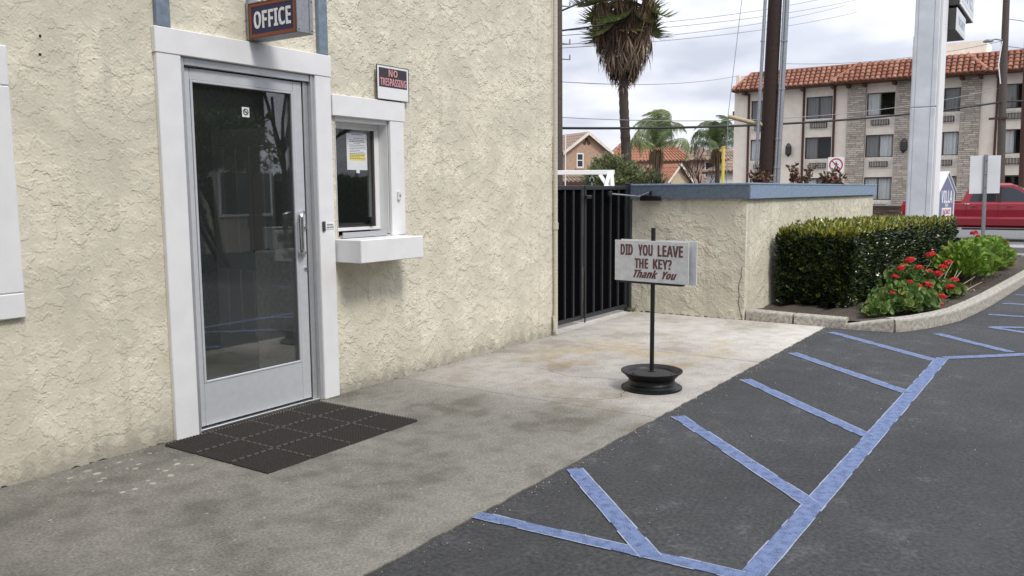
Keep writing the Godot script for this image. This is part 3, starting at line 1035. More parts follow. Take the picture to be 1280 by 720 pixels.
func make_office_fittings() -> void:
	# projecting OFFICE sign, face across the wall
	var s := thing("office_sign", "small box sign reading OFFICE in white on navy with an orange border", "sign", P(0.05, 2.45, 3.6))
	put("cabinet", bx(P(0.045, 2.452, 3.60), P(0.475, 2.665, 3.735), 0.004), M.sheet_metal, s)
	put("back_plate", bx(P(0.012, 2.452, 3.72), P(0.044, 2.70, 3.60), 0.003), M.sheet_metal, s)
	var b := B.new()
	b.box(P(0.048, 2.455, 3.5995), P(0.472, 2.475, 3.594))
	b.box(P(0.048, 2.642, 3.5995), P(0.472, 2.662, 3.594))
	b.box(P(0.048, 2.4755, 3.5995), P(0.069, 2.6415, 3.594))
	b.box(P(0.451, 2.4755, 3.5995), P(0.472, 2.6415, 3.594))
	put("orange_border", b.done(), M.sign_orange, s)
	put("sign_face", bx(P(0.0695, 2.4757, 3.5995), P(0.4505, 2.6413, 3.597)), M.sign_navy, s)
	b = B.new()
	b.box(P(0.044, 2.450, 3.5995), P(0.476, 2.4545, 3.592))
	b.box(P(0.044, 2.6625, 3.5995), P(0.476, 2.667, 3.592))
	b.box(P(0.0435, 2.455, 3.5995), P(0.0475, 2.662, 3.592))
	b.box(P(0.4725, 2.455, 3.5995), P(0.4765, 2.662, 3.592))
	put("edge_frame", b.done(), M.cabinet_dark, s)
	var t := put("lettering", letters("OFFICE", 0.335, 0.105, 0.004), M.letter_white, s, true)
	t.position = P(0.26, 2.5585, 3.595) - s.position
	b = B.new()
	for e in [[2.47, 3.615], [2.47, 3.72], [2.645, 3.72], [2.645, 3.615]]:
		b.tube([P(0.474, e[0], e[1]), P(0.478, e[0], e[1])], [0.004], 6)
	put("screw", b.done(), M.screw_black, s)
	b = B.new()
	b.box(P(0.475, 2.452, 3.70), P(0.477, 2.665, 3.702))
	put("seam", b.done(), M.screw_black, s)
	b = B.new()
	b.tube([P(0.10, 2.666, 3.66), P(0.10, 3.1, 3.66)], [0.009], 8)
	b.tube([P(0.16, 2.666, 3.66), P(0.16, 3.1, 3.66)], [0.009], 8)
	b.tube([P(0.001, 3.1, 3.66), P(0.17, 3.1, 3.66)], [0.009], 8)
	put("hanger", b.done(), M.galvanised, s)
	# NO TRESPASSING
	s = thing("no_trespassing_sign", "black and white sign with pink words NO TRESPASSING above the service window", "sign", P(0.03, 2.31, 4.93))
	var base := Transform3D(OUT, Vector3.ZERO)
	var up := put("sign_plate", bx(P(0.03, 2.188, 4.765), P(0.036, 2.436, 5.116), 0.001), M.letter_white, s)
	put("black_field", bx(P(0.0362, 2.278, 4.783), P(0.0368, 2.420, 5.098)), M.sign_black, s)
	b = B.new()
	b.box(P(0.0302, 2.189, 5.117), P(0.038, 2.437, 5.121))
	b.box(P(0.0302, 2.184, 4.768), P(0.038, 2.1875, 5.121))
	b.box(P(0.0302, 2.4365, 4.764), P(0.038, 2.440, 5.116))
	b.box(P(0.0302, 2.188, 4.760), P(0.038, 2.436, 4.7645))
	put("dark_edge", b.done(), M.sign_black, s)
	put("standoff", bx(P(0.0, 2.2, 4.80), P(0.03, 2.42, 5.08)), M.sign_black, s)
	t = put("lettering", letters("NO", 0.10, 0.052, 0.002), M.sign_pink, s, true)
	t.transform = Transform3D(OUT, P(0.0375, 2.386, 4.94) - s.position)
	t = put("lettering", letters("TRESPASSING", 0.292, 0.056, 0.002), M.sign_pink, s, true)
	t.transform = Transform3D(OUT, P(0.0375, 2.318, 4.942) - s.position)
	# little plates and stickers
	s = thing("bell_plate", "tiny white plate with push button on the right door jamb", "bell sign", P(0.036, 1.25, 4.2))
	put("plate", bx(P(0.0345, 1.228, 4.195), P(0.0375, 1.272, 4.283), 0.0008), M.letter_white, s)
	put("push_button", bx(P(0.0345, 1.215, 4.165), P(0.046, 1.285, 4.192), 0.004), M.cabinet_dark, s)
	for e in [["PUSH BELL", 1.259, 0.06], ["FOR OFFICE", 1.241, 0.066]]:
		t = put("lettering", letters(e[0], e[2], 0.010, 0.001), M.ink, s, true)
		t.transform = Transform3D(OUT, P(0.038, e[1], 4.24) - s.position)
	s = thing("door_bell", "small white door bell on the service window's right jamb", "door bell", P(0.03, 1.46, 4.99))
	put("bell_case", bx(P(0.0285, 1.425, 4.965), P(0.048, 1.495, 4.992), 0.004), M.sign_white, s)
	put("bell_button", bx(P(0.0485, 1.452, 4.971), P(0.054, 1.470, 4.987), 0.002), M.sheet_metal, s)
	s = thing("no_smoking_sticker", "small square no smoking sticker high on the door glass", "sticker", P(-0.033, 2.0, 3.6))
	put("sticker_sheet", bx(P(-0.0355, 1.972, 3.575), P(-0.0345, 2.035, 3.632)), M.letter_white, s)
	b = B.new()
	ring(b, P(-0.0338, 2.005, 3.6035), 0.021, 0.015, OUT, 0.0004)
	b.xf = Transform3D(OUT * Basis(Vector3.BACK, -PI / 4), P(-0.0338, 2.005, 3.6035))
	b.box(Vector3(-0.018, -0.003, 0), Vector3(0.018, 0.003, 0.0004))
	b.xf = Transform3D(OUT, P(-0.0336, 2.005, 3.6035))
	b.box(Vector3(-0.012, -0.003, 0), Vector3(0.011, 0.002, 0.0003))
	put("ban_symbol", b.done(), M.ink, s)
	s = thing("window_notice", "white printed notice with yellow highlighted lines taped inside the service window", "notice", P(-0.106, 1.8, 4.66))
	put("sheet", bx(P(-0.1085, 1.655, 4.57), P(-0.1075, 1.925, 4.785)), M.paper, s)
	put("tape", bx(P(-0.1074, 1.632, 4.665), P(-0.1070, 1.665, 4.70)), M.paper, s)
	put("tape", bx(P(-0.1074, 1.915, 4.62), P(-0.1070, 1.935, 4.74)), M.sheet_metal, s)
	var rr := RandomNumberGenerator.new()
	rr.seed = 9
	b = B.new()
	for k in 13:
		var y := 1.888 - k * 0.0125
		var uu := 4.60
		if k == 0 or k == 3:
			uu = 4.645
		while uu < 4.755 - (0.06 if k % 4 == 3 else 0.0):
			var wl := rr.randf_range(0.008, 0.02)
			b.box(P(-0.1074, y, uu), P(-0.1071, y + 0.0045 + (0.002 if k == 2 else 0.0), uu + wl))
			uu += wl + 0.005
	put("print", b.done(), M.ink, s)
	put("highlight", bx(P(-0.1075, 1.725, 4.596), P(-0.10735, 1.776, 4.762)), M.highlighter, s)
	# pipe at the corner
	s = thing("downpipe", "cream painted pipe running down the office corner beside the gate", "pipe", P(0.03, 0, 7.33))
	b = B.new()
	b.tube([P(0.025, 0.02, 7.36), P(0.025, 0.10, 7.36), P(0.025, 4.2, 7.36)], [0.024], 10)
	put("pipe", b.done(), M.pipe_cream, s)
	b = B.new()
	b.tube([P(0.025, 1.10, 7.36), P(0.025, 1.17, 7.36)], [0.031], 10)
	put("collar", b.done(), M.pipe_cream, s)
	b = B.new()
	b.tube([P(0.03, 0.05, 7.33), P(0.035, 0.12, 7.325), P(0.025, 0.22, 7.322)], [0.02, 0.016, 0.012], 8)
	put("elbow", b.done(), M.pipe_cream, s)
	# door mat: twelve clipped rubber tiles
	s = thing("door_mat", "dark brown rubber mat of twelve studded tiles before the glass door", "door mat", P(0.5, 0, 3.45))
	b = B.new()
	var tl := 0.309
	b.bbox(Vector3(-tl / 2 + 0.008, 0, -tl / 2 + 0.008), Vector3(tl / 2 - 0.008, 0.006, tl / 2 - 0.008), 0.002)
	for i in 13:
		for j in 13:
			var c := Vector3((i - 6) * 0.0228, 0.006, (j - 6) * 0.0228)
			var rad := 0.0112
			var h := 0.010
			var q := [c + Vector3(rad, 0, 0), c + Vector3(0, 0, rad), c + Vector3(-rad, 0, 0), c + Vector3(0, 0, -rad)]
			var tp := []
			for p in q:
				tp.append(c + (p - c) * 0.55 + Vector3(0, h, 0))
			for k in 4:
				b.poly([q[k], q[(k + 1) % 4], tp[(k + 1) % 4], tp[k]], q[k] + q[(k + 1) % 4] - 2 * c)
			b.poly(tp, Vector3.UP)
	var tile := b.done()
	b = B.new()   # loops that hook into the next tile, grey with dust
	for k in 6:
		b.bbox(Vector3((k - 2.5) * 0.05 - 0.016, 0.004, tl / 2 - 0.006), Vector3((k - 2.5) * 0.05 + 0.016, 0.0165, tl / 2 + 0.006), 0.002)
		b.bbox(Vector3(tl / 2 - 0.006, 0.004, (k - 2.5) * 0.05 - 0.016), Vector3(tl / 2 + 0.006, 0.0165, (k - 2.5) * 0.05 + 0.016), 0.002)
	var loops := b.done()
	b = B.new()
	var b2 := B.new()
	for k in 6:
		b.bbox(Vector3((k - 2.5) * 0.05 - 0.016, 0.004, tl / 2 - 0.006), Vector3((k - 2.5) * 0.05 + 0.016, 0.0165, tl / 2 + 0.006), 0.002)
		b2.bbox(Vector3(tl / 2 - 0.006, 0.004, (k - 2.5) * 0.05 - 0.016), Vector3(tl / 2 + 0.006, 0.0165, (k - 2.5) * 0.05 + 0.016), 0.002)
	var loops_side := b.done()
	var loops_end := b2.done()
	mat("dusty_rubber", lin(0.085, 0.074, 0.064), 0.9)
	for i in 3:
		for j in 4:
			var o := put("mat_tile", tile, M.mat_rubber, s, true)
			o.position = P(0.055 + tl * (i + 0.5), 0.0085, 2.83 + tl * (j + 0.5)) - s.position
			o.rotation.y = rr.randf_range(-0.006, 0.006)
			if i < 2 or j > 0:
				put("clips", loops if i < 2 and j > 0 else (loops_side if j > 0 else loops_end), M.dusty_rubber, o, true)


func ring(b: B, at: Vector3, ro: float, ri: float, basis: Basis, depth: float, n := 32) -> void:
	b.xf = Transform3D(basis, at)
	for k in n:
		var a := TAU * k / n
		var c := TAU * (k + 1) / n
		var o1 := Vector3(cos(a), sin(a), 0)
		var o2 := Vector3(cos(c), sin(c), 0)
		var d := Vector3(0, 0, depth)
		b.poly([o1 * ri + d, o1 * ro + d, o2 * ro + d, o2 * ri + d], Vector3.BACK)
		b.poly([o1 * ro, o2 * ro, o2 * ro + d, o1 * ro + d], o1)
		b.poly([o1 * ri, o2 * ri, o2 * ri + d, o1 * ri + d], -o1)
	b.xf = Transform3D.IDENTITY


# ---------------------------------------------------------------- key sign
func make_key_sign() -> void:
	var s := thing("key_return_sign", "white sign reading DID YOU LEAVE THE KEY? standing in a wheel rim", "sign", P(1.855, 0.007, 5.72))
	s.rotation.y = deg_to_rad(-7)
	var b := B.new()
	b.lathe([Vector2(0.0, 0.0000), Vector2(0.222, 0.0000), Vector2(0.228, 0.0062), Vector2(0.226, 0.0172), Vector2(0.205, 0.0265), Vector2(0.19, 0.0390), Vector2(0.178, 0.0468), Vector2(0.172, 0.0585), Vector2(0.172, 0.0741),
		Vector2(0.178, 0.0842), Vector2(0.192, 0.0952), Vector2(0.205, 0.1131), Vector2(0.222, 0.1232), Vector2(0.230, 0.1310), Vector2(0.230, 0.1388), Vector2(0.224, 0.1412), Vector2(0.214, 0.1342), Vector2(0.196, 0.1217), Vector2(0.182, 0.1053), Vector2(0.165, 0.0998), Vector2(0.150, 0.1053)], 56)
	put("wheel_rim", b.done(), M.rim_steel, s, true)
	b = B.new()
	b.lathe([Vector2(0.1451, 0.0976), Vector2(0.1451, 0.1148), Vector2(0.1395, 0.1210), Vector2(0.1023, 0.1257), Vector2(0.0000, 0.1272)], 40)
	put("concrete_fill", b.done(), M.rim_fill, s, true)
	put("post", bx(Vector3(-0.0125, 0.11, -0.0125), Vector3(0.0125, 1.205, 0.0125), 0.002), M.screw_black, s, true)
	b = B.new()
	b.lathe([Vector2(0.03, 0.122), Vector2(0.026, 0.134), Vector2(0.014, 0.138)], 16)
	put("post_collar", b.done(), M.rim_steel, s, true)
	put("sign_board", bx(Vector3(-0.322, 0.802, 0.016), Vector3(0.308, 1.108, 0.024), 0.0015), M.sign_white, s, true)
	put("sign_board", bx(Vector3(-0.30, 0.797, -0.034), Vector3(0.345, 1.112, -0.026), 0.0015), M.sign_white, s, true)
	b = B.new()
	b.box(Vector3(-0.31, 0.786, -0.03), Vector3(0.25, 0.8015, 0.02))
	b.box(Vector3(-0.25, 1.085, -0.0255), Vector3(0.25, 1.10, -0.0126))
	put("bracket", b.done(), M.black_iron, s, true)
	var face := 0.0242
	for e in [["DID", -0.216, 1.038, 0.105, 0.082], ["YOU", -0.052, 1.038, 0.122, 0.082], ["LEAVE", 0.157, 1.038, 0.205, 0.082], ["THE", -0.086, 0.939, 0.113, 0.074], ["KEY?", 0.093, 0.939, 0.155, 0.074]]:
		var t := put("lettering", letters(e[0], e[3], e[4], 0.001, false, 0.0, 0.0024), M.sign_maroon, s, true)
		t.position = Vector3(e[1], e[2], face)
	for e in [["Thank", -0.052, 0.862, 0.205, 0.062], ["You", 0.148, 0.860, 0.115, 0.058]]:
		var t := put("lettering", letters(e[0], e[3], e[4], 0.001, false, 0.45, 0.0026), M.sign_maroon, s, true)
		t.position = Vector3(e[1], e[2], face)


# ---------------------------------------------------------------- gate, planter, kerb
func make_gate() -> void:
	for leaf in 2:
		var u0 := 7.42 if leaf == 0 else 8.24
		var u1 := 8.20 if leaf == 0 else 9.30
		var g := thing("iron_gate", ["left black iron gate leaf next to the cream downpipe", "right black iron gate leaf hinged beside the stucco planter"][leaf], "gate", P(-0.12, 0, (u0 + u1) / 2), "iron gate leaves")
		put("sheet", bx(P(-0.150, 0.09, u0 + 0.02), P(-0.146, 1.53, u1 - 0.02)), M.black_sheet, g)
		put("top_rail", bx(P(-0.145, 1.50, u0), P(-0.115, 1.545, u1), 0.003), M.black_iron, g)
		put("bottom_rail", bx(P(-0.145, 0.055, u0), P(-0.115, 0.10, u1), 0.003), M.black_iron, g)
		var n := 4 if leaf == 0 else 5
		for k in n + 1:
			var uu := lerpf(u0 + 0.02, u1 - 0.02, float(k) / n)
			var wide := 0.026 if k == 0 or k == n else 0.018
			put("upright", bx(P(-0.1455, 0.1005, uu - wide * 0.8), P(-0.122, 1.4995, uu + wide * 0.8), 0.003), M.black_iron, g)
		if leaf == 0:
			put("latch", bx(P(-0.099, 1.40, u1 - 0.02), P(-0.06, 1.44, u1 + 0.10), 0.006), M.screw_black, g)
			put("drop_bolt", tb([P(-0.085, 0.02, u1 - 0.02), P(-0.085, 0.6, u1 - 0.02)], [0.008], 6), M.black_iron, g)
	var post := thing("gate_post", "square black steel post between the gate and the planter", "post", P(-0.12, 0, 9.34))
	put("shaft", bx(P(-0.165, 0.006, 9.305), P(-0.085, 1.56, 9.375), 0.004), M.black_iron, post)
	put("cap", bx(P(-0.17, 1.5605, 9.30), P(-0.08, 1.575, 9.38), 0.004), M.black_iron, post)
	var c := thing("gate_closer", "dark gate closer with folded arm fixed under the planter fascia", "gate closer", P(0.16, 1.4, 9.32))
	put("closer_body", bx(P(0.05, 1.365, 9.27), P(0.31, 1.43, 9.345), 0.012), M.rim_steel, c)
	put("arm", tb([P(0.06, 1.415, 9.28), P(-0.09, 1.455, 8.76)], [0.010], 6), M.galvanised, c)
	put("arm", tb([P(0.05, 1.42, 9.275), P(0.2, 1.47, 9.262)], [0.010], 6), M.galvanised, c)
	put("pivot", tb([P(0.2, 1.43, 9.262), P(0.2, 1.48, 9.262)], [0.016], 10), M.rim_steel, c)
	put("arm_bracket", bx(P(-0.099, 1.43, 8.72), P(-0.07, 1.48, 8.80), 0.004), M.screw_black, c)


func make_planter() -> void:
	var o := thing("stucco_planter", "tall cream stucco planter box with slate blue fascia beside the gate", "planter", P(0.65, 0, 12.8))
	var b := B.new()
	var x0 := -0.09
	var x1 := 1.33
	var u0 := 9.36
	var u1 := 16.3
	var f := func(q: Array, out: Vector3, su: Vector2):
		var uvs := []
		for p in q:
			uvs.append(Vector2((p.x - p.z) / 9.5, 1.0 - p.y / 5.4) + su)
		b.poly(q, out, uvs)
	f.call([P(x0, 0, u0), P(x1, 0, u0), P(x1, 1.40, u0), P(x0, 1.40, u0)], Vector3.BACK, Vector2(0.37, -0.3))
	f.call([P(x1, 0, u0), P(x1, 0, u1), P(x1, 1.40, u1), P(x1, 1.40, u0)], Vector3.RIGHT, Vector2(0.05, -0.45))
	f.call([P(x0, 0, u0), P(x0, 0, u1), P(x0, 1.40, u1), P(x0, 1.40, u0)], Vector3.LEFT, Vector2(0.6, -0.1))
	f.call([P(x0, 0, u1), P(x1, 0, u1), P(x1, 1.40, u1), P(x0, 1.40, u1)], Vector3.FORWARD, Vector2(0.2, -0.2))
	put("stucco_wall", b.done(), M.planter_stucco, o)
	put("planting_soil", bx(P(x0 + 0.01, 1.401, u0 + 0.01), P(x1 - 0.01, 1.45, u1 - 0.01)), M.soil, o)
	var t := 0.045
	put("fascia_board", bx(P(x0 - t, 1.385, u0 - t), P(x1 + t, 1.545, u0 - 0.001), 0.004), M.shaded_fascia, o)
	put("fascia_board", bx(P(x1 + 0.001, 1.385, u0 + 0.0005), P(x1 + t, 1.545, u0 + 1.62), 0.004), M.fascia_paint, o)
	put("fascia_board", bx(P(x1 + 0.001, 1.385, u0 + 1.625), P(x1 + t, 1.545, u1 + t), 0.004), M.fascia_paint, o)
	put("fascia_board", bx(P(x0 - t, 1.385, u0 + 0.0005), P(x0 - 0.001, 1.545, u1 + t), 0.004), M.fascia_paint, o)
	b = B.new()   # thin metal drip edge along the top
	b.bbox(P(x0 - t - 0.006, 1.5455, u0 + 0.03), P(x1 + t + 0.006, 1.566, u0 - t - 0.006), 0.003)
	b.bbox(P(x1 - 0.02, 1.5455, u1 + t), P(x1 + t + 0.006, 1.566, u0 + 0.031), 0.003)
	put("drip_edge", b.done(), M.fascia_paint, o)
	b = B.new()   # the crack down the corner
	var pts := [Vector2(1.30, 0.62), Vector2(1.285, 0.55), Vector2(1.29, 0.5), Vector2(1.265, 0.43), Vector2(1.26, 0.36), Vector2(1.272, 0.29), Vector2(1.262, 0.2), Vector2(1.285, 0.1), Vector2(1.31, 0.01)]
	for i in pts.size() - 1:
		var w := 0.0035
		b.poly([P(pts[i].x - w, pts[i].y, u0 - 0.0015), P(pts[i].x + w, pts[i].y, u0 - 0.0015), P(pts[i + 1].x + w, pts[i + 1].y, u0 - 0.0015), P(pts[i + 1].x - w, pts[i + 1].y, u0 - 0.0015)], Vector3.BACK)
	put("crack", b.done(), M.bark, o)
	b = B.new()
	var r := RandomNumberGenerator.new()
	r.seed = 14
	var x := x0
	while x < x1:
		var w := r.randf_range(0.02, 0.1)
		var h := r.randf_range(0.002, 0.018)
		b.poly([P(x, 0.004, u0 - 0.002), P(minf(x + w, x1), 0.004, u0 - 0.002), P(minf(x + w * 0.8, x1), 0.006 + h * r.randf(), u0 - 0.002), P(x + w * 0.25, 0.006 + h, u0 - 0.002)], Vector3.BACK)
		x += w * r.randf_range(0.9, 1.5)
	put("broken_plaster_edge", b.done(), M.bark, o).set_meta("kind", "stuff")


func kerb_piece(a: Vector2, c: Vector2, na: Vector2, nc: Vector2, h0: float, h1: float) -> ArrayMesh:
	# a, c: outer foot line; n: inward normals
	var b := B.new()
	var sec := func(p: Vector2, n: Vector2, h: float) -> Array:
		var w := 0.17
		var q := []
		for e in [[0.0, -0.03], [0.012, h - 0.025], [0.02, h - 0.009], [0.04, h], [w - 0.02, h], [w, h - 0.02], [w, -0.03]]:
			var k: Vector2 = p + n * e[0]
			q.append(P(k.x, e[1], k.y))
		return q
	var n := 5
	var rings := []
	for i in n + 1:
		var t := float(i) / n
		rings.append(sec.call(a.lerp(c, t), na.lerp(nc, t).normalized(), lerpf(h0, h1, t)))
	for i in n:
		for k in 6:
			var q := [rings[i][k], rings[i + 1][k], rings[i + 1][k + 1], rings[i][k + 1]]
			var mid: Vector3 = (rings[i][0] + rings[i][6] + rings[i + 1][0] + rings[i + 1][6]) / 4
			b.poly(q, (q[0] + q[1] + q[2] + q[3]) / 4 - mid - Vector3(0, 0.03, 0))
	var dir := Vector3(c.x - a.x, 0, -(c.y - a.y))
	b.poly(rings[0], -dir)
	b.poly(rings[n], dir)
	return b.done()


func make_kerb() -> void:
	var k := setting("kerb", P(3, 0, 10))
	var line := [Vector2(1.345, 9.345), Vector2(1.895, 9.35), Vector2(2.10, 9.345), Vector2(2.46, 9.33), Vector2(2.90, 9.47)]
	var inw := Vector2(0, 1)
	put("kerb_stone", kerb_piece(Vector2(1.345, 9.375), Vector2(1.875, 9.35), inw, inw, 0.125, 0.115), M.kerb_concrete, k)
	put("kerb_stone", kerb_piece(Vector2(1.895, 9.345), Vector2(2.44, 9.33), inw, inw, 0.117, 0.112), M.kerb_concrete, k)
	put("kerb_stone", kerb_piece(Vector2(2.26, 9.325), Vector2(2.905, 9.365), inw, inw, 0.02, 0.138), M.kerb_concrete, k)
	# the third stone rises from a dropped end
	var outer := [Vector2(2.93, 9.40), Vector2(3.02, 9.52), Vector2(3.14, 9.76), Vector2(3.27, 10.12), Vector2(3.40, 10.6), Vector2(3.50, 11.4), Vector2(3.58, 12.2), Vector2(3.67, 13.4), Vector2(3.78, 14.9), Vector2(3.88, 16.4), Vector2(3.95, 17.9), Vector2(3.93, 19.3), Vector2(3.6, 20.4), Vector2(2.6, 20.9), Vector2(1.4, 21.0), Vector2(-0.1, 21.0)]
	for i in outer.size() - 1:
		var d0: Vector2 = (outer[mini(i + 1, outer.size() - 1)] - outer[maxi(i - 1, 0)]).normalized()
		var d1: Vector2 = (outer[mini(i + 2, outer.size() - 1)] - outer[i]).normalized()
		var g := 0.006 if i in [0, 4, 6, 8, 10] else 0.0008
		var a: Vector2 = outer[i] + (outer[i + 1] - outer[i]).normalized() * g
		put("kerb_stone", kerb_piece(a, outer[i + 1], Vector2(-d0.y, d0.x), Vector2(-d1.y, d1.x), 0.135, 0.135), M.kerb_concrete, k)
	var b := B.new()   # bed of earth inside
	var r := nz(81, 0.9, 3)
	var xs := 34
	var un := 60
	for i in un:
		for j in xs:
			var q := []
			for e in [[0, 0], [1, 0], [1, 1], [0, 1]]:
				var u := lerpf(9.44, 20.9, float(i + e[1]) / un)
				var xr := 2.45
				for s in outer.size() - 1:
					if outer[s].y <= u and outer[s + 1].y >= u:
						xr = lerpf(outer[s].x, outer[s + 1].x, (u - outer[s].y) / maxf(outer[s + 1].y - outer[s].y, 0.001)) - 0.1
						break
				if u > 20.4:
					xr = 3.0
				var x := lerpf(1.32 if u < 16.31 else 0.0, xr, float(j + e[0]) / xs)
				q.append(P(x, 0.075 + 0.05 * r.get_noise_2d(x * 3, u * 3), u))
			b.tri(q[0], q[1], q[2], Vector3.UP)
			b.tri(q[0], q[2], q[3], Vector3.UP)
	var o := put("soil_bed", b.done(), M.soil)
	o.set_meta("kind", "structure")


# ---------------------------------------------------------------- plants
func leaf_mesh(l: float, w: float, fold := 0.25, curl := 0.2, pale := false) -> ArrayMesh:   # one leaf along +y, facing +z
	var b := B.new()
	var prof := [0.0, 0.75, 1.0, 0.72, 0.0]
	var mids := []
	var lefts := []
	var rights := []
	for i in 5:
		var t := i / 4.0
		var c := Vector3(0, l * t, -curl * l * t * t)
		mids.append(c)
		lefts.append(c + Vector3(-w * prof[i] / 2, 0, fold * w * prof[i]))
		rights.append(c + Vector3(w * prof[i] / 2, 0, fold * w * prof[i]))
	for i in 4:
		for s in [lefts, rights]:
			b.tri(mids[i], s[i], s[i + 1], Vector3.BACK)
			b.tri(mids[i], s[i + 1], mids[i + 1], Vector3.BACK)
	return b.done()


func sprig_mesh(n: int, len_: float, leaf_l: float, leaf_w: float, seed_: int, up := 0.6) -> ArrayMesh:
	var r := RandomNumberGenerator.new()
	r.seed = seed_
	var st := SurfaceTool.new()
	st.begin(Mesh.PRIMITIVE_TRIANGLES)
	var lf := leaf_mesh(leaf_l, leaf_w)
	for k in n:
		var a := k * 2.4 + r.randf_range(-0.4, 0.4)
		var tilt := lerpf(1.2, 0.25, float(k) / n) * (1.2 - up * 0.5) + r.randf_range(-0.2, 0.2)
		var bs := Basis(Vector3.UP, a) * Basis(Vector3.RIGHT, tilt)
		st.append_from(lf, 0, Transform3D(bs.scaled(Vector3.ONE * r.randf_range(0.75, 1.15)), Vector3(0, len_ * k / n, 0)))
	return st.commit()


func facing(dir: Vector3, spin: float) -> Basis:   # y axis along dir
	var y := dir.normalized()
	var x := y.cross(Vector3.FORWARD if absf(y.z) < 0.9 else Vector3.RIGHT).normalized()
	return Basis(x, y, x.cross(y)) * Basis(Vector3.UP, spin)


func make_hedge() -> void:
	var h := thing("clipped_hedge", "dark glossy clipped hedge with olive green flat top in the kerbed bed", "hedge", P(2.0, 0.08, 12.5))
	var r := RandomNumberGenerator.new()
	r.seed = 21
	var fl := Vector2(1.44, 10.28)
	var fr := Vector2(2.27, 10.32)
	var bl := Vector2(1.46, 15.9)
	var br := Vector2(2.74, 15.7)
	var topy := func(v: float): return 1.0 - 0.075 * v
	# solid core, near black to stand in for shade among leaves
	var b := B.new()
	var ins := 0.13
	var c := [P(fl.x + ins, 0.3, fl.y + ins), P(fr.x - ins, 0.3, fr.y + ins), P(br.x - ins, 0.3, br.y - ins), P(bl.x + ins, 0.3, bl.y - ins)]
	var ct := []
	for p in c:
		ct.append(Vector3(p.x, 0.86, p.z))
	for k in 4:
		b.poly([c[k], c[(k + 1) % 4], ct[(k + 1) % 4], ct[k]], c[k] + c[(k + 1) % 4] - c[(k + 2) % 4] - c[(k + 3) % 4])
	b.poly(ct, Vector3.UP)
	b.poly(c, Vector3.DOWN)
	put("dark_core", b.done(), M.hedge_core, h)
	for k in 16:
		var t := r.randf()
		var p := Vector2(lerpf(fl.x + 0.3, fr.x - 0.12, r.randf()), lerpf(fl.y + 0.1, bl.y, t * t))
		if k % 2:
			p = fr.lerp(br, t) + Vector2(-r.randf_range(0.1, 0.3), 0.1)
		put("stem", tb([P(p.x, 0.05, p.y), P(p.x + r.randf_range(-0.05, 0.05), 0.25, p.y + r.randf_range(-0.05, 0.05)), P(p.x + r.randf_range(-0.15, 0.15), 0.5, p.y + r.randf_range(-0.15, 0.15))], [0.014, 0.011, 0.007], 6), M.bark, h)
	var sp := sprig_mesh(6, 0.055, 0.049, 0.026, 1, 0.5)
	var places := []
	var colors := []
	var clump := nz(91, 2.2, 2)
	var add := func(pos: Vector3, out: Vector3, top: bool, sc: float):
		var d := (out * r.randf_range(0.35, 1.0) + Vector3(r.randf_range(-0.7, 0.7), r.randf_range(-0.1, 0.9), r.randf_range(-0.7, 0.7))).normalized()
		if top:
			d = (Vector3.UP + Vector3(r.randf_range(-0.55, 0.55), 0, r.randf_range(-0.55, 0.55))).normalized()
		places.append(Transform3D(facing(d, r.randf() * TAU).scaled(Vector3.ONE * sc * r.randf_range(0.7, 1.3)), pos))
		var n := clump.get_noise_3d(pos.x, pos.y, pos.z)
		var f := r.randf_range(0.65, 1.3) * (1.0 + 0.5 * n)
		if top:
			colors.append(Color(0.235, 0.235, 0.036) * f if r.randf() < 0.75 else Color(0.17, 0.21, 0.035) * f)
		else:
			var q := r.randf()
			if q < 0.82:
				colors.append(Color(0.029, 0.047, 0.017) * f)
			elif q < 0.97:
				colors.append(Color(0.075, 0.11, 0.025) * f)
			else:
				colors.append(Color(0.17, 0.19, 0.045) * f)
	for i in 5200:   # top
		var s := r.randf()
		var t := pow(r.randf(), 1.15)
		var l := fl.lerp(bl, t)
		var q := fr.lerp(br, t)
		var p := l.lerp(q, s)
		var rim := minf(minf(s, 1.0 - s) * 6.0, minf(t * 22.0, 1.0))
		var y: float = topy.call(t) + 0.018 * clump.get_noise_2d(p.x * 3, p.y * 3) - 0.06 * pow(1.0 - minf(rim, 1.0), 2.0) - r.randf_range(0.0, 0.07)
		add.call(P(p.x, y, p.y), Vector3.UP, true, 0.85 if r.randf() < 0.95 else 1.5)
	for i in 140:   # shoots that have grown since the last trim
		var t := r.randf()
		var p := fl.lerp(bl, t).lerp(fr.lerp(br, t), r.randf_range(0.05, 0.97))
		var yt: float = topy.call(t)
		for k in 2:
			add.call(P(p.x, yt + 0.015 + 0.035 * k, p.y), Vector3.UP, true, 0.8)
	for i in 8600:
		var side := r.randf()
		var p: Vector2
		var out: Vector3
		var yy := 0.09 + 0.87 * pow(r.randf(), 0.85)
		var lean := 0.07 * ss(0.5, 0.1, yy) + 0.02
		if side < 0.24:
			p = fl.lerp(fr, r.randf())
			out = Vector3(0, 0, 1)
			p.y += lean
		elif side < 0.86:
			p = fr.lerp(br, pow(r.randf(), 1.3))
			out = Vector3(1, 0, 0.08)
			p.x -= lean
		elif side < 0.93:
			p = fl.lerp(bl, pow(r.randf(), 2.0))
			out = Vector3(-1, 0, 0)
			p.x += lean
		else:
			p = bl.lerp(br, r.randf())
			out = Vector3(0, 0, -1)
		if yy < 0.2 and r.randf() < 0.4:
			continue
		var depth := pow(r.randf(), 1.6) * 0.12
		var bulge := 0.03 * clump.get_noise_3d(p.x * 2.5, yy * 2.5, p.y * 2.5)
		var pos := P(p.x, yy, p.y) + out * (bulge - depth + 0.01)
		add.call(pos, out, yy > 0.93 or (yy > 0.86 and r.randf() < 0.4), 1.0)
	scatter("leaves", sp, M.hedge_leaf, places, colors, h)


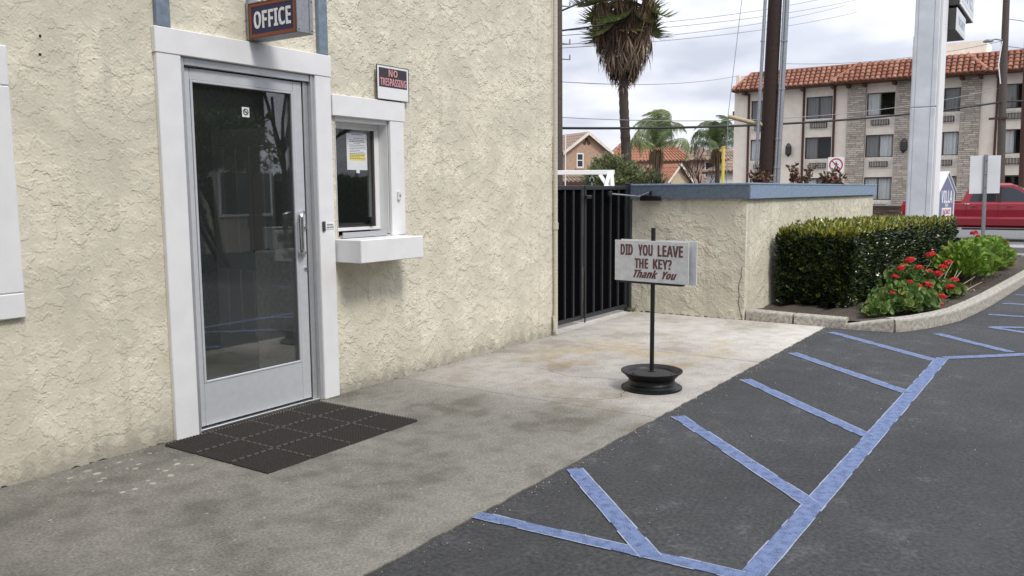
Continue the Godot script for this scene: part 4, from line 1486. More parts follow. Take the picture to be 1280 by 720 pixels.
func make_geranium(called: String, label: String, at: Vector2, n: int, spread: float, tall: float, flowers: Array, seed_: int) -> void:
	var g := thing(called, label, "geranium", P(at.x, 0.08, at.y), "geraniums in the kerbed bed")
	var r := RandomNumberGenerator.new()
	r.seed = seed_
	# scalloped round leaf, dished
	var b := B.new()
	var m := 12
	for k in m:
		var a0 := 0.35 + (TAU - 0.7) * k / m
		var a1 := 0.35 + (TAU - 0.7) * (k + 1) / m
		var p0 := Vector3(sin(a0), 0.12, cos(a0)) * (1.0 + 0.08 * sin(a0 * 7))
		var p1 := Vector3(sin(a1), 0.12 + 0.06 * (k % 2), cos(a1)) * (1.0 + 0.08 * sin(a1 * 7))
		b.tri(Vector3(0, -0.05, 0.0), p0 * 0.040, p1 * 0.040, Vector3.UP)
	var lf := b.done()
	var places := []
	var colors := []
	var stems := B.new()
	for i in n:
		var a := r.randf() * TAU
		var d := sqrt(r.randf()) * spread
		var hgt := tall * (1.0 - 0.55 * pow(d / spread, 2)) * r.randf_range(0.3, 1.0)
		var p := P(at.x + cos(a) * d * 0.8, 0.10 + hgt, at.y + sin(a) * d)
		var nrm := Vector3(cos(a) * d * 1.3 / spread, 0.75, -sin(a) * d * 1.3 / spread) + Vector3(r.randf_range(-0.5, 0.5), 0, r.randf_range(-0.5, 0.5))
		places.append(Transform3D(facing(nrm, r.randf() * TAU).scaled(Vector3.ONE * r.randf_range(0.7, 1.5)), p))
		var f := r.randf_range(0.7, 1.35)
		var q := r.randf()
		colors.append((Color(0.085, 0.16, 0.035) if q < 0.6 else (Color(0.16, 0.24, 0.055) if q < 0.9 else Color(0.22, 0.22, 0.06))) * f)
		if i % 5 == 0:
			stems.tube([P(at.x + cos(a) * d * 0.3, 0.07, at.y + sin(a) * d * 0.3), p], [0.005, 0.003], 5, false)
	scatter("leaves", lf, M.leaf_matt, places, colors, g)
	# flower head: a ball of petals
	var pb := B.new()
	var pr := RandomNumberGenerator.new()
	pr.seed = 77
	for k in 60:
		var dir := Vector3(pr.randfn(), absf(pr.randfn()) * 0.8 + 0.05, pr.randfn()).normalized()
		var c := dir * pr.randf_range(0.024, 0.043)
		c.y *= 0.7
		var bs := facing(dir, pr.randf() * TAU)
		pb.col = Color(0.62, 0.015, 0.012) * pr.randf_range(0.6, 1.25) if pr.randf() < 0.9 else Color(0.66, 0.10, 0.07)
		for w in 5:
			var a := TAU * w / 5
			var q0 := c
			var q1 := c + bs * Vector3(cos(a - 0.5) * 0.010, 0.003, sin(a - 0.5) * 0.010)
			var q2 := c + bs * Vector3(cos(a) * 0.015, 0.001, sin(a) * 0.015)
			var q3 := c + bs * Vector3(cos(a + 0.5) * 0.010, 0.003, sin(a + 0.5) * 0.010)
			pb.tri(q0, q1, q2, dir)
			pb.tri(q0, q2, q3, dir)
	var head := pb.done()
	for f in flowers:
		var p := P(f[0] + 0.03, f[1] + 0.035, f[2] - 0.07)
		stems.tube([P(lerpf(f[0], at.x, 0.6), maxf(0.08, f[1] - 0.3), lerpf(f[2], at.y, 0.6)), p - Vector3(0, 0.1, 0), p], [0.004, 0.0035, 0.003], 5, false)
		var o := put("flower_head", head, M.petal, g, true)
		o.position = p - g.position
		o.rotation = Vector3(r.randf_range(-0.4, 0.4), r.randf() * TAU, r.randf_range(-0.4, 0.4))
		o.scale = Vector3.ONE * f[3] * 1.25
	put("stems", stems.done(), M.stem_green, g)


func make_bed_plants() -> void:
	make_geranium("geranium", "red geranium with the tallest blooms against the hedge", Vector2(2.72, 11.35), 330, 0.5, 0.46, [[2.74, 0.58, 11.2, 1.25], [2.86, 0.60, 12.0, 1.3], [2.97, 0.42, 12.3, 1.2], [2.95, 0.36, 12.05, 1.25], [2.88, 0.39, 11.7, 1.2], [2.68, 0.50, 11.0, 1.0], [2.80, 0.47, 11.5, 1.1], [3.05, 0.50, 12.1, 1.1], [2.62, 0.40, 10.95, 0.9]], 31)
	make_geranium("geranium", "low red geranium spilling over beside the kerb stones", Vector2(2.80, 10.55), 360, 0.48, 0.30, [[2.77, 0.33, 11.05, 0.95], [2.86, 0.27, 11.1, 1.1], [3.0, 0.20, 10.85, 1.2], [3.11, 0.17, 11.15, 1.0], [3.12, 0.105, 10.95, 0.8], [3.05, 0.09, 10.85, 0.65], [2.68, 0.24, 10.5, 0.9], [2.95, 0.30, 11.2, 1.1], [2.83, 0.18, 10.5, 0.9], [3.16, 0.25, 11.5, 1.1]], 32)
	make_geranium("geranium", "flowerless low geranium in front of the hedge by the raised kerb stone", Vector2(2.62, 10.0), 60, 0.2, 0.16, [], 35)
	make_geranium("geranium", "small red geranium with one bloom near the dry stems", Vector2(3.0, 12.3), 150, 0.36, 0.22, [[3.07, 0.22, 12.65, 1.25]], 33)
	make_geranium("geranium", "distant red geranium showing two blooms above the feathery bush", Vector2(2.85, 16.4), 80, 0.3, 0.55, [[2.96, 0.70, 16.1, 1.3], [3.03, 0.63, 16.2, 1.2]], 34)
	var r := RandomNumberGenerator.new()
	r.seed = 41
	# feathery bright bush
	var f := thing("feathery_bush", "bright green feathery leaved bush at the far end of the hedge", "bush", P(3.1, 0.08, 14.8))
	var b := B.new()
	for k in 11:   # a divided leaf
		var t := k / 10.0
		for s in [-1, 1]:
			var root := Vector3(0, 0.03 + 0.12 * t, -0.03 * t * t)
			var l := 0.055 * sin(PI * (0.18 + 0.75 * t))
			var tip := root + Vector3(s * l, l * 0.75, 0.01)
			b.tri(root, root + Vector3(s * l * 0.55, l * 0.15, 0), tip, Vector3.BACK)
			b.tri(root, tip, root + Vector3(s * l * 0.35, l * 0.65, 0), Vector3.BACK)
	b.tri(Vector3(-0.002, 0, 0), Vector3(0.002, 0, 0), Vector3(0, 0.16, -0.03), Vector3.BACK)
	var lf := b.done()
	var places := []
	var colors := []
	var cl := nz(95, 3.0, 2)
	for i in 4200:
		var t := r.randf()
		var c := Vector2(lerpf(3.03, 3.26, t), lerpf(13.5, 15.9, t))
		var a := r.randf() * TAU
		var e := sqrt(r.randf())
		var p := c + Vector2(cos(a) * 0.30 * e, sin(a) * 0.45 * e)
		p.x = minf(p.x, 3.5 + 0.08 * (p.y - 13.5) - 0.06)
		var y := 0.16 + (0.50 * sqrt(maxf(0, 1.0 - e * e * 0.75)) + 0.04 * cl.get_noise_2d(p.x * 2, p.y * 2)) * pow(r.randf(), 0.45)
		var d := Vector3(cos(a) * e, 0.7, -sin(a) * e) + Vector3(r.randf_range(-0.5, 0.5), r.randf_range(-0.3, 0.3), r.randf_range(-0.5, 0.5))
		places.append(Transform3D(facing(d, r.randf() * TAU).scaled(Vector3.ONE * r.randf_range(0.4, 0.75)), P(p.x, y, p.y)))
		colors.append((Color(0.15, 0.27, 0.025) if r.randf() < 0.7 else Color(0.24, 0.34, 0.04)) * r.randf_range(0.65, 1.3))
	scatter("leaves", lf, M.leaf_matt, places, colors, f)
	b = B.new()
	for k in 26:
		var p := Vector2(r.randf_range(2.9, 3.2), r.randf_range(13.4, 16.0))
		b.tube([P(p.x, 0.08, p.y), P(p.x + r.randf_range(-0.1, 0.1), 0.4, p.y + r.randf_range(-0.15, 0.15))], [0.006, 0.003], 5, false)
	put("stems", b.done(), M.stem_green, f)
	var d := thing("dry_stems", "tangle of bare tan stems between the geraniums and the feathery bush", "dry plant", P(3.0, 0.08, 13.0))
	for e in [[Vector3(2.95, 0.1, 12.6), Vector3(3.05, 0.22, 12.9), Vector3(3.08, 0.42, 13.4)], [Vector3(2.92, 0.1, 12.7), Vector3(3.12, 0.14, 12.9), Vector3(3.28, 0.26, 13.3)], [Vector3(3.0, 0.08, 12.5), Vector3(3.2, 0.10, 12.8), Vector3(3.36, 0.18, 13.4)], [Vector3(2.9, 0.1, 12.9), Vector3(2.95, 0.3, 13.0), Vector3(3.02, 0.48, 13.1)], [Vector3(3.1, 0.08, 12.7), Vector3(3.08, 0.25, 12.9), Vector3(3.14, 0.36, 13.0)]]:
		put("stem", tb([P(e[0].x, e[0].y, e[0].z), P(e[1].x, e[1].y, e[1].z), P(e[2].x, e[2].y, e[2].z)], [0.008, 0.006, 0.004], 6), M.dry_stem, d)
	# fallen leaves on the earth
	places = []
	colors = []
	for i in 160:
		var u := r.randf_range(10.6, 15.5)
		var x := r.randf_range(2.7, 3.2 + 0.06 * (u - 10.6))
		places.append(Transform3D(facing(Vector3(r.randf_range(-1, 1), 0.5, r.randf_range(-1, 1)), r.randf() * TAU).scaled(Vector3.ONE * r.randf_range(0.4, 0.9)), P(x, 0.11, u)))
		colors.append(Color(0.26, 0.20, 0.12) * r.randf_range(0.5, 1.3))
	var lit := scatter("leaf_litter", leaf_mesh(0.05, 0.03), M.leaf_matt, places, colors, self)
	tag(lit, "dry fallen leaves scattered on the earth of the bed", "leaf litter")
	# yellow tipped hedge
	var y := thing("golden_shrub", "small yellow tipped shrub at the street end of the bed", "shrub", P(3.3, 0.08, 17.4))
	places = []
	colors = []
	for i in 1500:
		var dir := Vector3(r.randfn(), absf(r.randfn()), r.randfn()).normalized()
		var p := P(3.28, 0.12, 17.0) + Vector3(dir.x * 0.22, dir.y * 0.46, dir.z * 0.5) * r.randf_range(0.75, 1.0)
		places.append(Transform3D(facing(dir + Vector3.UP * 0.5, r.randf() * TAU).scaled(Vector3.ONE * r.randf_range(0.7, 1.2)), p))
		var q := r.randf()
		colors.append((Color(0.36, 0.30, 0.04) if q < 0.45 else (Color(0.14, 0.17, 0.03) if q < 0.88 else Color(0.36, 0.13, 0.04))) * r.randf_range(0.7, 1.3))
	scatter("leaves", sprig_mesh(5, 0.05, 0.04, 0.022, 5), M.leaf, places, colors, y)
	put("stem", tb([P(3.28, 0.05, 17.0), P(3.28, 0.4, 17.0)], [0.02, 0.008], 6), M.bark, y)
	# weeds in the joint by the gate post
	var wd := thing("weed_tuft", "tiny green weed growing in the joint beside the gate post", "weed", P(-0.05, 0.005, 9.3))
	places = []
	colors = []
	for i in 40:
		places.append(Transform3D(facing(Vector3(r.randf_range(-1, 1), 1.2, r.randf_range(-1, 1)), r.randf() * TAU).scaled(Vector3.ONE * r.randf_range(0.5, 1.1)), P(-0.05 + r.randf_range(-0.05, 0.04), 0.005 + r.randf_range(0, 0.03), 9.29 + r.randf_range(-0.04, 0.03))))
		colors.append(Color(0.13, 0.17, 0.05) * r.randf_range(0.6, 1.3))
	scatter("leaves", leaf_mesh(0.045, 0.016), M.leaf_matt, places, colors, wd)
	# red leaved shrubs on the planter
	var tones := [Color(0.17, 0.055, 0.045), Color(0.11, 0.05, 0.035), Color(0.12, 0.10, 0.04)]
	var k2 := 0
	for e in [["red_leaved_shrub", "sparse bronze leaved shrub growing on the planter before the brown pole", 0.38, 13.0, 0.42, 0.28], ["red_leaved_shrub", "sparse red leaved shrub growing on the planter left of the no walking sign", 0.82, 13.4, 0.40, 0.24], ["red_leaved_shrub", "sparse red leaved shrub growing on the planter under the no walking sign", 1.2, 13.7, 0.36, 0.24]]:
		var s := thing(e[0], e[1], "shrub", P(e[2], 1.45, e[3]), "red leaved shrubs on the planter")
		places = []
		colors = []
		for k in 10:
			var a := r.randf() * TAU
			var top := P(e[2] + cos(a) * e[5] * r.randf_range(0.3, 1), 1.47 + e[4] * r.randf_range(0.45, 1.0), e[3] + sin(a) * e[5])
			var root := P(e[2] + cos(a) * 0.05, 1.44, e[3] + sin(a) * 0.05)
			put("stem", tb([root, root.lerp(top, 0.5) + Vector3(0.02, 0.03, 0), top], [0.006, 0.004, 0.002], 5), M.red_stem, s)
			for j in 14:
				var t := r.randf_range(0.3, 1.0)
				places.append(Transform3D(facing(Vector3(r.randf_range(-1, 1), r.randf_range(-0.1, 0.8), r.randf_range(-1, 1)), r.randf() * TAU).scaled(Vector3.ONE * r.randf_range(0.7, 1.3)), root.lerp(top, t) + Vector3(r.randf_range(-0.02, 0.02), 0.02, r.randf_range(-0.02, 0.02))))
				colors.append(tones[r.randi() % 3] * r.randf_range(0.6, 1.5))
		scatter("leaves", leaf_mesh(0.075, 0.042), M.leaf_matt, places, colors, s)
		k2 += 1


func make_fan_palm() -> void:
	var o := thing("fan_palm", "tall fan palm with a thick skirt of dead brown fronds", "palm tree", P(-9.1, -0.1, 27.4))
	var r := RandomNumberGenerator.new()
	r.seed = 51
	var base := P(-9.1, -0.1, 27.4)
	var path := []
	var rad := []
	for k in 40:
		var t := k / 39.0
		path.append(base + Vector3(-0.14 * t + 0.06 * sin(t * 5), 5.9 * t, -0.1 * t))
		rad.append((0.195 - 0.035 * t) * (1.0 + (0.06 if k % 2 else -0.03)) + 0.05 * ss(0.05, 0.0, t))
	put("trunk", tb(path, rad, 14), M.palm_bark, o)
	var top: Vector3 = path[39]
	# old boots where the skirt begins
	var b := B.new()
	for k in 70:
		var a := r.randf() * TAU
		var y := r.randf_range(5.15, 6.0)
		var out := Vector3(cos(a), 0, sin(a))
		var p := Vector3(top.x, base.y + y, top.z) + out * 0.15
		b.col = Color(0.19, 0.13, 0.09) * r.randf_range(0.5, 1.3)
		var s := out.cross(Vector3.UP) * 0.05
		var tip := p + out * r.randf_range(0.03, 0.2) + Vector3(0, r.randf_range(-0.35, 0.15), 0)
		b.tri(p - s, p + s, tip, out)
	put("leaf_bases", b.done(), M.dead_frond, o)
	# skirt
	b = B.new()
	for k in 330:
		var a := r.randf() * TAU
		var lvl := pow(r.randf(), 0.8)
		var y1 := lerpf(5.75, 8.35, lvl)
		var out := Vector3(cos(a), 0, sin(a))
		var reach := lerpf(0.30, 1.08, pow(lvl, 0.55)) * r.randf_range(0.75, 1.12)
		var hub := Vector3(top.x, base.y + y1, top.z) + out * reach
		var root := Vector3(top.x, base.y + y1 + 0.35 * reach, top.z) + out * 0.15
		var q := r.randf()
		var tone := (Color(0.20, 0.125, 0.082) if q < 0.45 else (Color(0.33, 0.245, 0.17) if q < 0.8 else Color(0.10, 0.062, 0.045))) * r.randf_range(0.7, 1.2)
		b.col = tone * 0.9
		b.tube([root, hub], [0.022, 0.014], 4, false)
		var swing := Vector3(r.randf_range(-0.25, 0.25), 0, r.randf_range(-0.25, 0.25))
		var side := out.cross(Vector3.UP)
		for j in 15:
			var l := r.randf_range(0.5, 1.0) * (0.95 if lvl > 0.25 else 0.7)
			var fan := side * r.randf_range(-0.34, 0.34) + out * r.randf_range(-0.22, 0.12)
			var mid := hub + (fan * 0.75 + swing * 0.5 - Vector3(0, 0.55, 0)) * l
			var tip := hub + (fan * r.randf_range(0.7, 1.5) + swing - out * 0.12 - Vector3(0, 1.0, 0)) * l
			var w := (side * r.randf_range(0.3, 1.0) + out * r.randf_range(-0.9, 0.9)).normalized() * r.randf_range(0.010, 0.024)
			b.col = tone * r.randf_range(0.65, 1.3)
			b.tri(hub, mid - w, mid + w, out)
			b.tri(mid - w, mid + w, tip, out)
	var sk := put("dead_frond_skirt", b.done(), M.dead_frond, o)
	sk.set_meta("kind", "stuff")
	# living fans
	var fans := []
	for v in 3:
		b = B.new()
		var n := 34
		b.col = Color(0.14, 0.17, 0.06)
		b.tube([Vector3.ZERO, Vector3(0, 0.45, 0.03), Vector3(0, 0.95, 0.0)], [0.022, 0.016, 0.011], 5, false)
		for k in n:
			var a := lerpf(-2.15, 2.15, float(k) / (n - 1)) + r.randf_range(-0.02, 0.02)
			var l := 0.92 * (0.72 + 0.28 * cos(a)) * r.randf_range(0.9, 1.05)
			var dir := Vector3(sin(a), cos(a), 0)
			var s := Vector3(cos(a), -sin(a), 0)
			var root := Vector3(0, 0.93, 0)
			var mid := root + dir * l * 0.55 + Vector3(0, 0, -0.05)
			var tip := root + dir * l + Vector3(0, -0.06, -0.32 * l * r.randf_range(0.6, 1.5))
			var w := 0.040
			var f := r.randf_range(0.75, 1.25)
			b.col = Color(0.13, 0.17, 0.045) * f if v < 2 else Color(0.22, 0.23, 0.08) * f
			b.tri(root, mid - s * w, mid + s * w, Vector3.BACK)
			b.tri(mid - s * w, mid + s * w, tip, Vector3.BACK)
		fans.append(b.done())
	for k in 52:
		var t := k / 51.0
		var a := k * 2.39996 + r.randf_range(-0.2, 0.2)
		var el := lerpf(-1.0, 1.35, pow(t, 1.0)) + r.randf_range(-0.15, 0.15)
		var dir := Vector3(cos(a) * cos(el), sin(el), sin(a) * cos(el))
		var bs := Basis.looking_at(dir, Vector3.UP) if absf(dir.y) < 0.97 else Basis.looking_at(dir, Vector3.RIGHT)
		var f := put("frond", fans[0 if t > 0.45 else (1 if k % 3 else 2)], M.frond, o, true)
		f.transform = Transform3D(bs * Basis(Vector3.RIGHT, -PI / 2) * Basis(Vector3.UP, PI + r.randf_range(-0.3, 0.3)), Vector3(top.x, base.y + 8.15 + 0.5 * t, top.z) + dir * 0.1 - base)
		f.scale = Vector3.ONE * r.randf_range(0.9, 1.2)


func make_queen_palm(label: String, at: Vector3, tall: float, seed_: int, tone: Color) -> void:
	var o := thing("queen_palm", label, "palm tree", at, "feathery palms beyond the street")
	var r := RandomNumberGenerator.new()
	r.seed = seed_
	var path := []
	var rad := []
	for k in 12:
		var t := k / 11.0
		path.append(at + Vector3(0.15 * sin(t * 3), tall * t, 0.1 * t))
		rad.append(lerpf(0.24, 0.15, t))
	put("trunk", tb(path, rad, 10), M.palm_bark, o)
	var top: Vector3 = path[11]
	var kinds := []
	for v in 3:
		var b := B.new()
		var L := 3.3
		var pts := []
		for k in 11:
			var t := k / 10.0
			pts.append(Vector3(0, L * (0.72 * sin(t * 1.9) - 0.50 * t * t * (0.7 + 0.35 * v)), L * 0.60 * t))
		b.col = tone * 0.8
		b.tube(pts, [0.035, 0.03, 0.025, 0.02, 0.018, 0.015, 0.012, 0.01, 0.008, 0.006, 0.004], 4, false)
		for k in range(12, 180):
			var t := k / 180.0
			var i := int(t * 10)
			var p: Vector3 = pts[i].lerp(pts[mini(i + 1, 10)], t * 10 - i)
			for s in [-1, 1]:
				var l := 0.9 * sin(PI * (0.12 + 0.83 * t)) * r.randf_range(0.7, 1.2)
				var tip := p + Vector3(s * l * r.randf_range(0.15, 0.75), -l * r.randf_range(0.35, 1.05), l * r.randf_range(0.0, 0.45))
				var mid := p.lerp(tip, 0.45) + Vector3(0, 0.09 * l, 0)
				var w := Vector3(0, 0.006, 0.013)
				b.col = tone * r.randf_range(0.6, 1.9)
				b.tri(p - w * 0.5, mid + w, mid - w, Vector3.UP)
				b.tri(mid - w, mid + w, tip, Vector3.UP)
		kinds.append(b.done())
	for k in 16:
		var a := k * 2.39996 + r.randf_range(-0.25, 0.25)
		var f := put("frond", kinds[k % 3], M.frond, o, true)
		var el := lerpf(-0.8, 1.05, k / 15.0)
		f.transform = Transform3D(Basis(Vector3.UP, a) * Basis(Vector3.RIGHT, -el), top - at + Vector3(0, 0.2, 0))
		f.scale = Vector3.ONE * r.randf_range(0.9, 1.25)
	# hanging dead fronds and seed stalks under the crown
	var b := B.new()
	for k in 180:
		var a := r.randf() * TAU
		var out := Vector3(cos(a), 0, sin(a))
		var p := top + out * r.randf_range(0.1, 0.55) + Vector3(0, r.randf_range(-0.4, 0.1), 0)
		var tip := p + Vector3(out.x * 0.1, -r.randf_range(0.8, 1.7), out.z * 0.1)
		var s := out.cross(Vector3.UP) * 0.04
		b.col = Color(0.15, 0.105, 0.06) * r.randf_range(0.5, 1.3)
		b.tri(p - s, p + s, tip, out)
	put("hanging_fronds", b.done(), M.dead_frond, o)


func grow(b: B, p: Vector3, d: Vector3, l: float, rad: float, lvl: int, r: RandomNumberGenerator, tips: Array, spread := 0.6) -> void:
	var e := p + d * l
	var mid := p + d * l * 0.5 + Vector3(r.randf_range(-1, 1), r.randf_range(-0.5, 0.5), r.randf_range(-1, 1)) * l * 0.06
	b.tube([p, mid, e], [rad, rad * 0.82, rad * 0.66], 6 if lvl > 1 else 4, false)
	if lvl == 0:
		tips.append(e)
		return
	for k in (3 if lvl > 1 else 2 + r.randi() % 2):
		var nd := (d + Vector3(r.randf_range(-1, 1), r.randf_range(-0.35, 0.6), r.randf_range(-1, 1)) * spread).normalized()
		grow(b, p + d * l * r.randf_range(0.6, 1.0), nd, l * r.randf_range(0.6, 0.85), rad * 0.6, lvl - 1, r, tips, spread)


func make_leafy_tree(called: String, label: String, category: String, at: Vector3, crown: Vector3, cy: float, n: int, size: float, tones: Array, seed_: int, squarish := false, group := "") -> void:
	var o := thing(called, label, category, at, group)
	var r := RandomNumberGenerator.new()
	r.seed = seed_
	var b := B.new()
	var tips := []
	for k in (3 if not squarish else 4):
		var d := Vector3(r.randf_range(-0.45, 0.45), 1.0, r.randf_range(-0.45, 0.45)).normalized()
		grow(b, at + Vector3(r.randf_range(-0.12, 0.12), 0, r.randf_range(-0.12, 0.12)), d, cy * (0.75 if squarish else 0.42), 0.06 if squarish else 0.07, 2, r, tips, 0.55)
	put("trunk", b.done(), M.bark, o)
	var places := []
	var colors := []
	var cl := nz(seed_, 1.6, 3)
	for i in n:
		var dir := Vector3(r.randfn(), r.randfn(), r.randfn()).normalized()
		var p := dir * pow(r.randf(), 0.28)
		if squarish:
			p = Vector3(r.randf_range(-1, 1), r.randf_range(-1, 1), r.randf_range(-1, 1))
		var w := Vector3(p.x * crown.x, p.y * crown.y, p.z * crown.z)
		var nse := cl.get_noise_3d(w.x, w.y, w.z)
		if nse < -0.16:
			continue
		if not squarish:
			w *= 1.0 + 0.5 * cl.get_noise_3d(dir.x * 1.5 + 9, dir.y * 1.5, dir.z * 1.5)
		places.append(Transform3D(facing(dir + Vector3.UP * r.randf_range(0, 1), r.randf() * TAU).scaled(Vector3.ONE * r.randf_range(0.7, 1.35)), at + Vector3(0, cy, 0) + w))
		colors.append(tones[r.randi() % tones.size()] * r.randf_range(0.6, 1.35) * (1.0 + 0.6 * nse))
	scatter("crown", sprig_mesh(6, size * 1.3, size, size * 0.45, seed_), M.leaf, places, colors, o)


func make_bare_tree(label: String, at: Vector3, l: float, lvl: int, seed_: int, leafs: Color) -> void:
	var o := thing("bare_tree", label, "tree", at)
	var r := RandomNumberGenerator.new()
	r.seed = seed_
	var b := B.new()
	var tips := []
	grow(b, at, Vector3.UP, l * 0.8, l * 0.035, 1, r, [], 0.3)
	for k in 5:
		grow(b, at + Vector3(0, l * r.randf_range(0.3, 0.8), 0), Vector3(r.randf_range(-0.7, 0.7), 1, r.randf_range(-0.7, 0.7)).normalized(), l * 0.6, l * 0.02, lvl, r, tips, 0.55)
	put("branches", b.done(), M.bark, o)
	var places := []
	var colors := []
	for t in tips:
		for k in 3:
			places.append(Transform3D(facing(Vector3(r.randf_range(-1, 1), 0.3, r.randf_range(-1, 1)), 0), t + Vector3(r.randf_range(-0.1, 0.1), r.randf_range(-0.1, 0.1), r.randf_range(-0.1, 0.1))))
			colors.append(leafs * r.randf_range(0.6, 1.3))
	if leafs.r > 0:
		scatter("sparse_leaves", leaf_mesh(0.09, 0.05), M.leaf_matt, places, colors, o)


# ---------------------------------------------------------------- street furniture
func make_street_things() -> void:
	# traffic sign seen from behind
	var s := thing("traffic_sign", "blank pale back of a traffic sign on a steel post beyond the bed", "traffic sign", P(2.84, 0, 19.45))
	s.rotation.y = deg_to_rad(34)
	put("sign_plate", bx(Vector3(-0.305, 1.385, -0.012), Vector3(0.31, 2.14, -0.009), 0.001), M.pylon_white, s, true)
	put("post", bx(Vector3(-0.033, -0.02, -0.008), Vector3(0.033, 2.165, 0.03), 0.006), M.galvanised, s, true)
	var b := B.new()
	for y in [1.5, 1.76, 2.03]:
		b.tube([Vector3(0, y, 0.03), Vector3(0, y, 0.038)], [0.012], 8)
	put("bolt", b.done(), M.cabinet_dark, s, true)
	s.rotation.z = deg_to_rad(0.9)
	# no walking sign behind the planter
	s = thing("no_walking_sign", "white square sign with a walking figure struck out by a red ring", "sign", P(-0.44, 0, 21.05))
	s.rotation.y = deg_to_rad(26)
	put("post", bx(Vector3(-0.03, -0.02, -0.05), Vector3(0.03, 2.0, -0.01), 0.004), M.brown_wood, s, true)
	put("sign_plate", bx(Vector3(-0.185, 1.885, -0.009), Vector3(0.185, 2.25, 0.0), 0.002), M.letter_white, s, true)
	b = B.new()
	ring(b, Vector3(0, 2.068, 0.001), 0.158, 0.128, Basis.IDENTITY, 0.002)
	b.xf = Transform3D(Basis(Vector3.BACK, -PI / 4), Vector3(0, 2.068, 0.002))
	b.box(Vector3(-0.135, -0.012, 0), Vector3(0.135, 0.012, 0.002))
	put("ban_ring", b.done(), M.sign_red, s, true)
	b = B.new()
	b.xf = Transform3D(Basis.IDENTITY, Vector3(0, 2.065, 0.0015))
	for e in [[[0.0, 0.085], [0.018, 0.07], [0.0, 0.05], [-0.018, 0.07]], [[-0.022, 0.046], [0.018, 0.05], [0.026, -0.01], [-0.012, -0.012]], [[0.016, 0.044], [0.058, 0.008], [0.05, -0.002], [0.012, 0.03]], [[-0.018, 0.042], [-0.055, 0.002], [-0.044, -0.006], [-0.006, 0.026]], [[-0.010, -0.008], [0.012, -0.012], [-0.03, -0.098], [-0.052, -0.094]], [[0.004, -0.008], [0.026, -0.010], [0.058, -0.092], [0.036, -0.098]]]:
		var q := []
		for k in e:
			q.append(Vector3(k[0], k[1], 0.0))
		b.poly(q, Vector3.BACK)
	put("walking_figure", b.done(), M.ink, s, true)
	# tall sign pylon
	var y := thing("sign_pylon", "tall white metal sign pylon carrying dark sign cabinets at its top", "pylon", P(1.3, 0, 22.4))
	put("column", bx(P(0.985, -0.02, 22.0), P(1.52, 3.385, 22.85), 0.02), M.pylon_white, y)
	put("column", bx(P(0.985, 3.39, 22.0), P(1.52, 8.2, 22.85), 0.02), M.pylon_white, y)
	put("edge_trim", bx(P(0.955, -0.02, 22.1), P(0.984, 5.05, 22.8), 0.006), M.pylon_white, y)
	put("edge_trim", bx(P(1.521, -0.02, 22.03), P(1.575, 8.2, 22.82), 0.008), M.letter_white, y)
	put("vertical_seam", bx(P(1.40, 0, 21.997), P(1.408, 8.2, 21.9995)), M.galvanised, y)
	put("vertical_seam", bx(P(1.06, 0, 21.997), P(1.066, 8.2, 21.9995)), M.galvanised, y)
	var c := put("sign_cabinet", bx(P(1.30, 5.22, 22.86), P(1.74, 5.74, 24.55), 0.012), M.cabinet_dark, y)
	put("face_frame", bx(P(1.741, 5.22, 22.86), P(1.765, 5.74, 24.55), 0.006), M.letter_white, c)
	put("sign_face", bx(P(1.7655, 5.27, 22.95), P(1.770, 5.69, 24.46)), M.sign_face_pale, c)
	var t := put("lettering", letters("VACANCY", 1.25, 0.2, 0.004), M.letter_slate, c, true)
	t.transform = Transform3D(OUT, P(1.7705, 5.48, 23.7) - offset(c))
	c = put("sign_cabinet", bx(P(1.25, 5.80, 22.86), P(1.80, 8.0, 25.6), 0.012), M.cabinet_dark, y)
	put("face_frame", bx(P(1.801, 5.80, 22.86), P(1.83, 8.0, 25.6), 0.006), M.letter_white, c)
	put("sign_face", bx(P(1.8305, 5.90, 23.0), P(1.836, 7.9, 25.46)), M.sign_face_pale, c)
	for e in [["VILLA", 7.2, 0.9], ["MOTEL", 6.25, 0.5]]:
		t = put("lettering", letters(e[0], 2.0, e[2], 0.004), M.letter_slate, c, true)
		t.transform = Transform3D(OUT, P(1.8365, e[1], 24.23) - offset(c))
	# low gabled sign
	s = thing("gabled_sign", "low white gabled sign with slate blue face beside the pylon", "sign", P(1.6, 0, 23.4))
	s.rotation.y = deg_to_rad(-17)
	var outl := [Vector2(-0.44, -0.02), Vector2(0.44, -0.02), Vector2(0.44, 1.45), Vector2(0.0, 1.90), Vector2(-0.44, 1.45)]
	b = B.new()
	b.xf = Transform3D(OUT, P(1.46, 0, 23.35))
	b.prism(outl, 0.24)
	put("sign_body", b.done(), M.pylon_white, s)
	b = B.new()
	b.xf = Transform3D(OUT, P(1.7005, 0, 23.35))
	b.prism([Vector2(-0.37, 0.30), Vector2(0.37, 0.30), Vector2(0.37, 1.40), Vector2(0.0, 1.79), Vector2(-0.37, 1.40)], 0.006)
	put("sign_face", b.done(), M.sign_slate, s)
	b = B.new()
	b.xf = Transform3D(OUT, P(1.45, 0, 23.35))
	for sd in [-1, 1]:
		b.poly([Vector3(sd * 0.50, 1.395, -0.02), Vector3(sd * 0.50, 1.395, 0.29), Vector3(0, 1.915, 0.29), Vector3(0, 1.915, -0.02)], Vector3(sd, 1, 0))
		b.poly([Vector3(sd * 0.50, 1.375, -0.02), Vector3(sd * 0.50, 1.375, 0.29), Vector3(0, 1.895, 0.29), Vector3(0, 1.895, -0.02)], Vector3(-sd, -1, 0))
		b.poly([Vector3(sd * 0.50, 1.375, 0.29), Vector3(sd * 0.50, 1.395, 0.29), Vector3(0, 1.915, 0.29), Vector3(0, 1.895, 0.29)], Vector3(0, 0, 1))
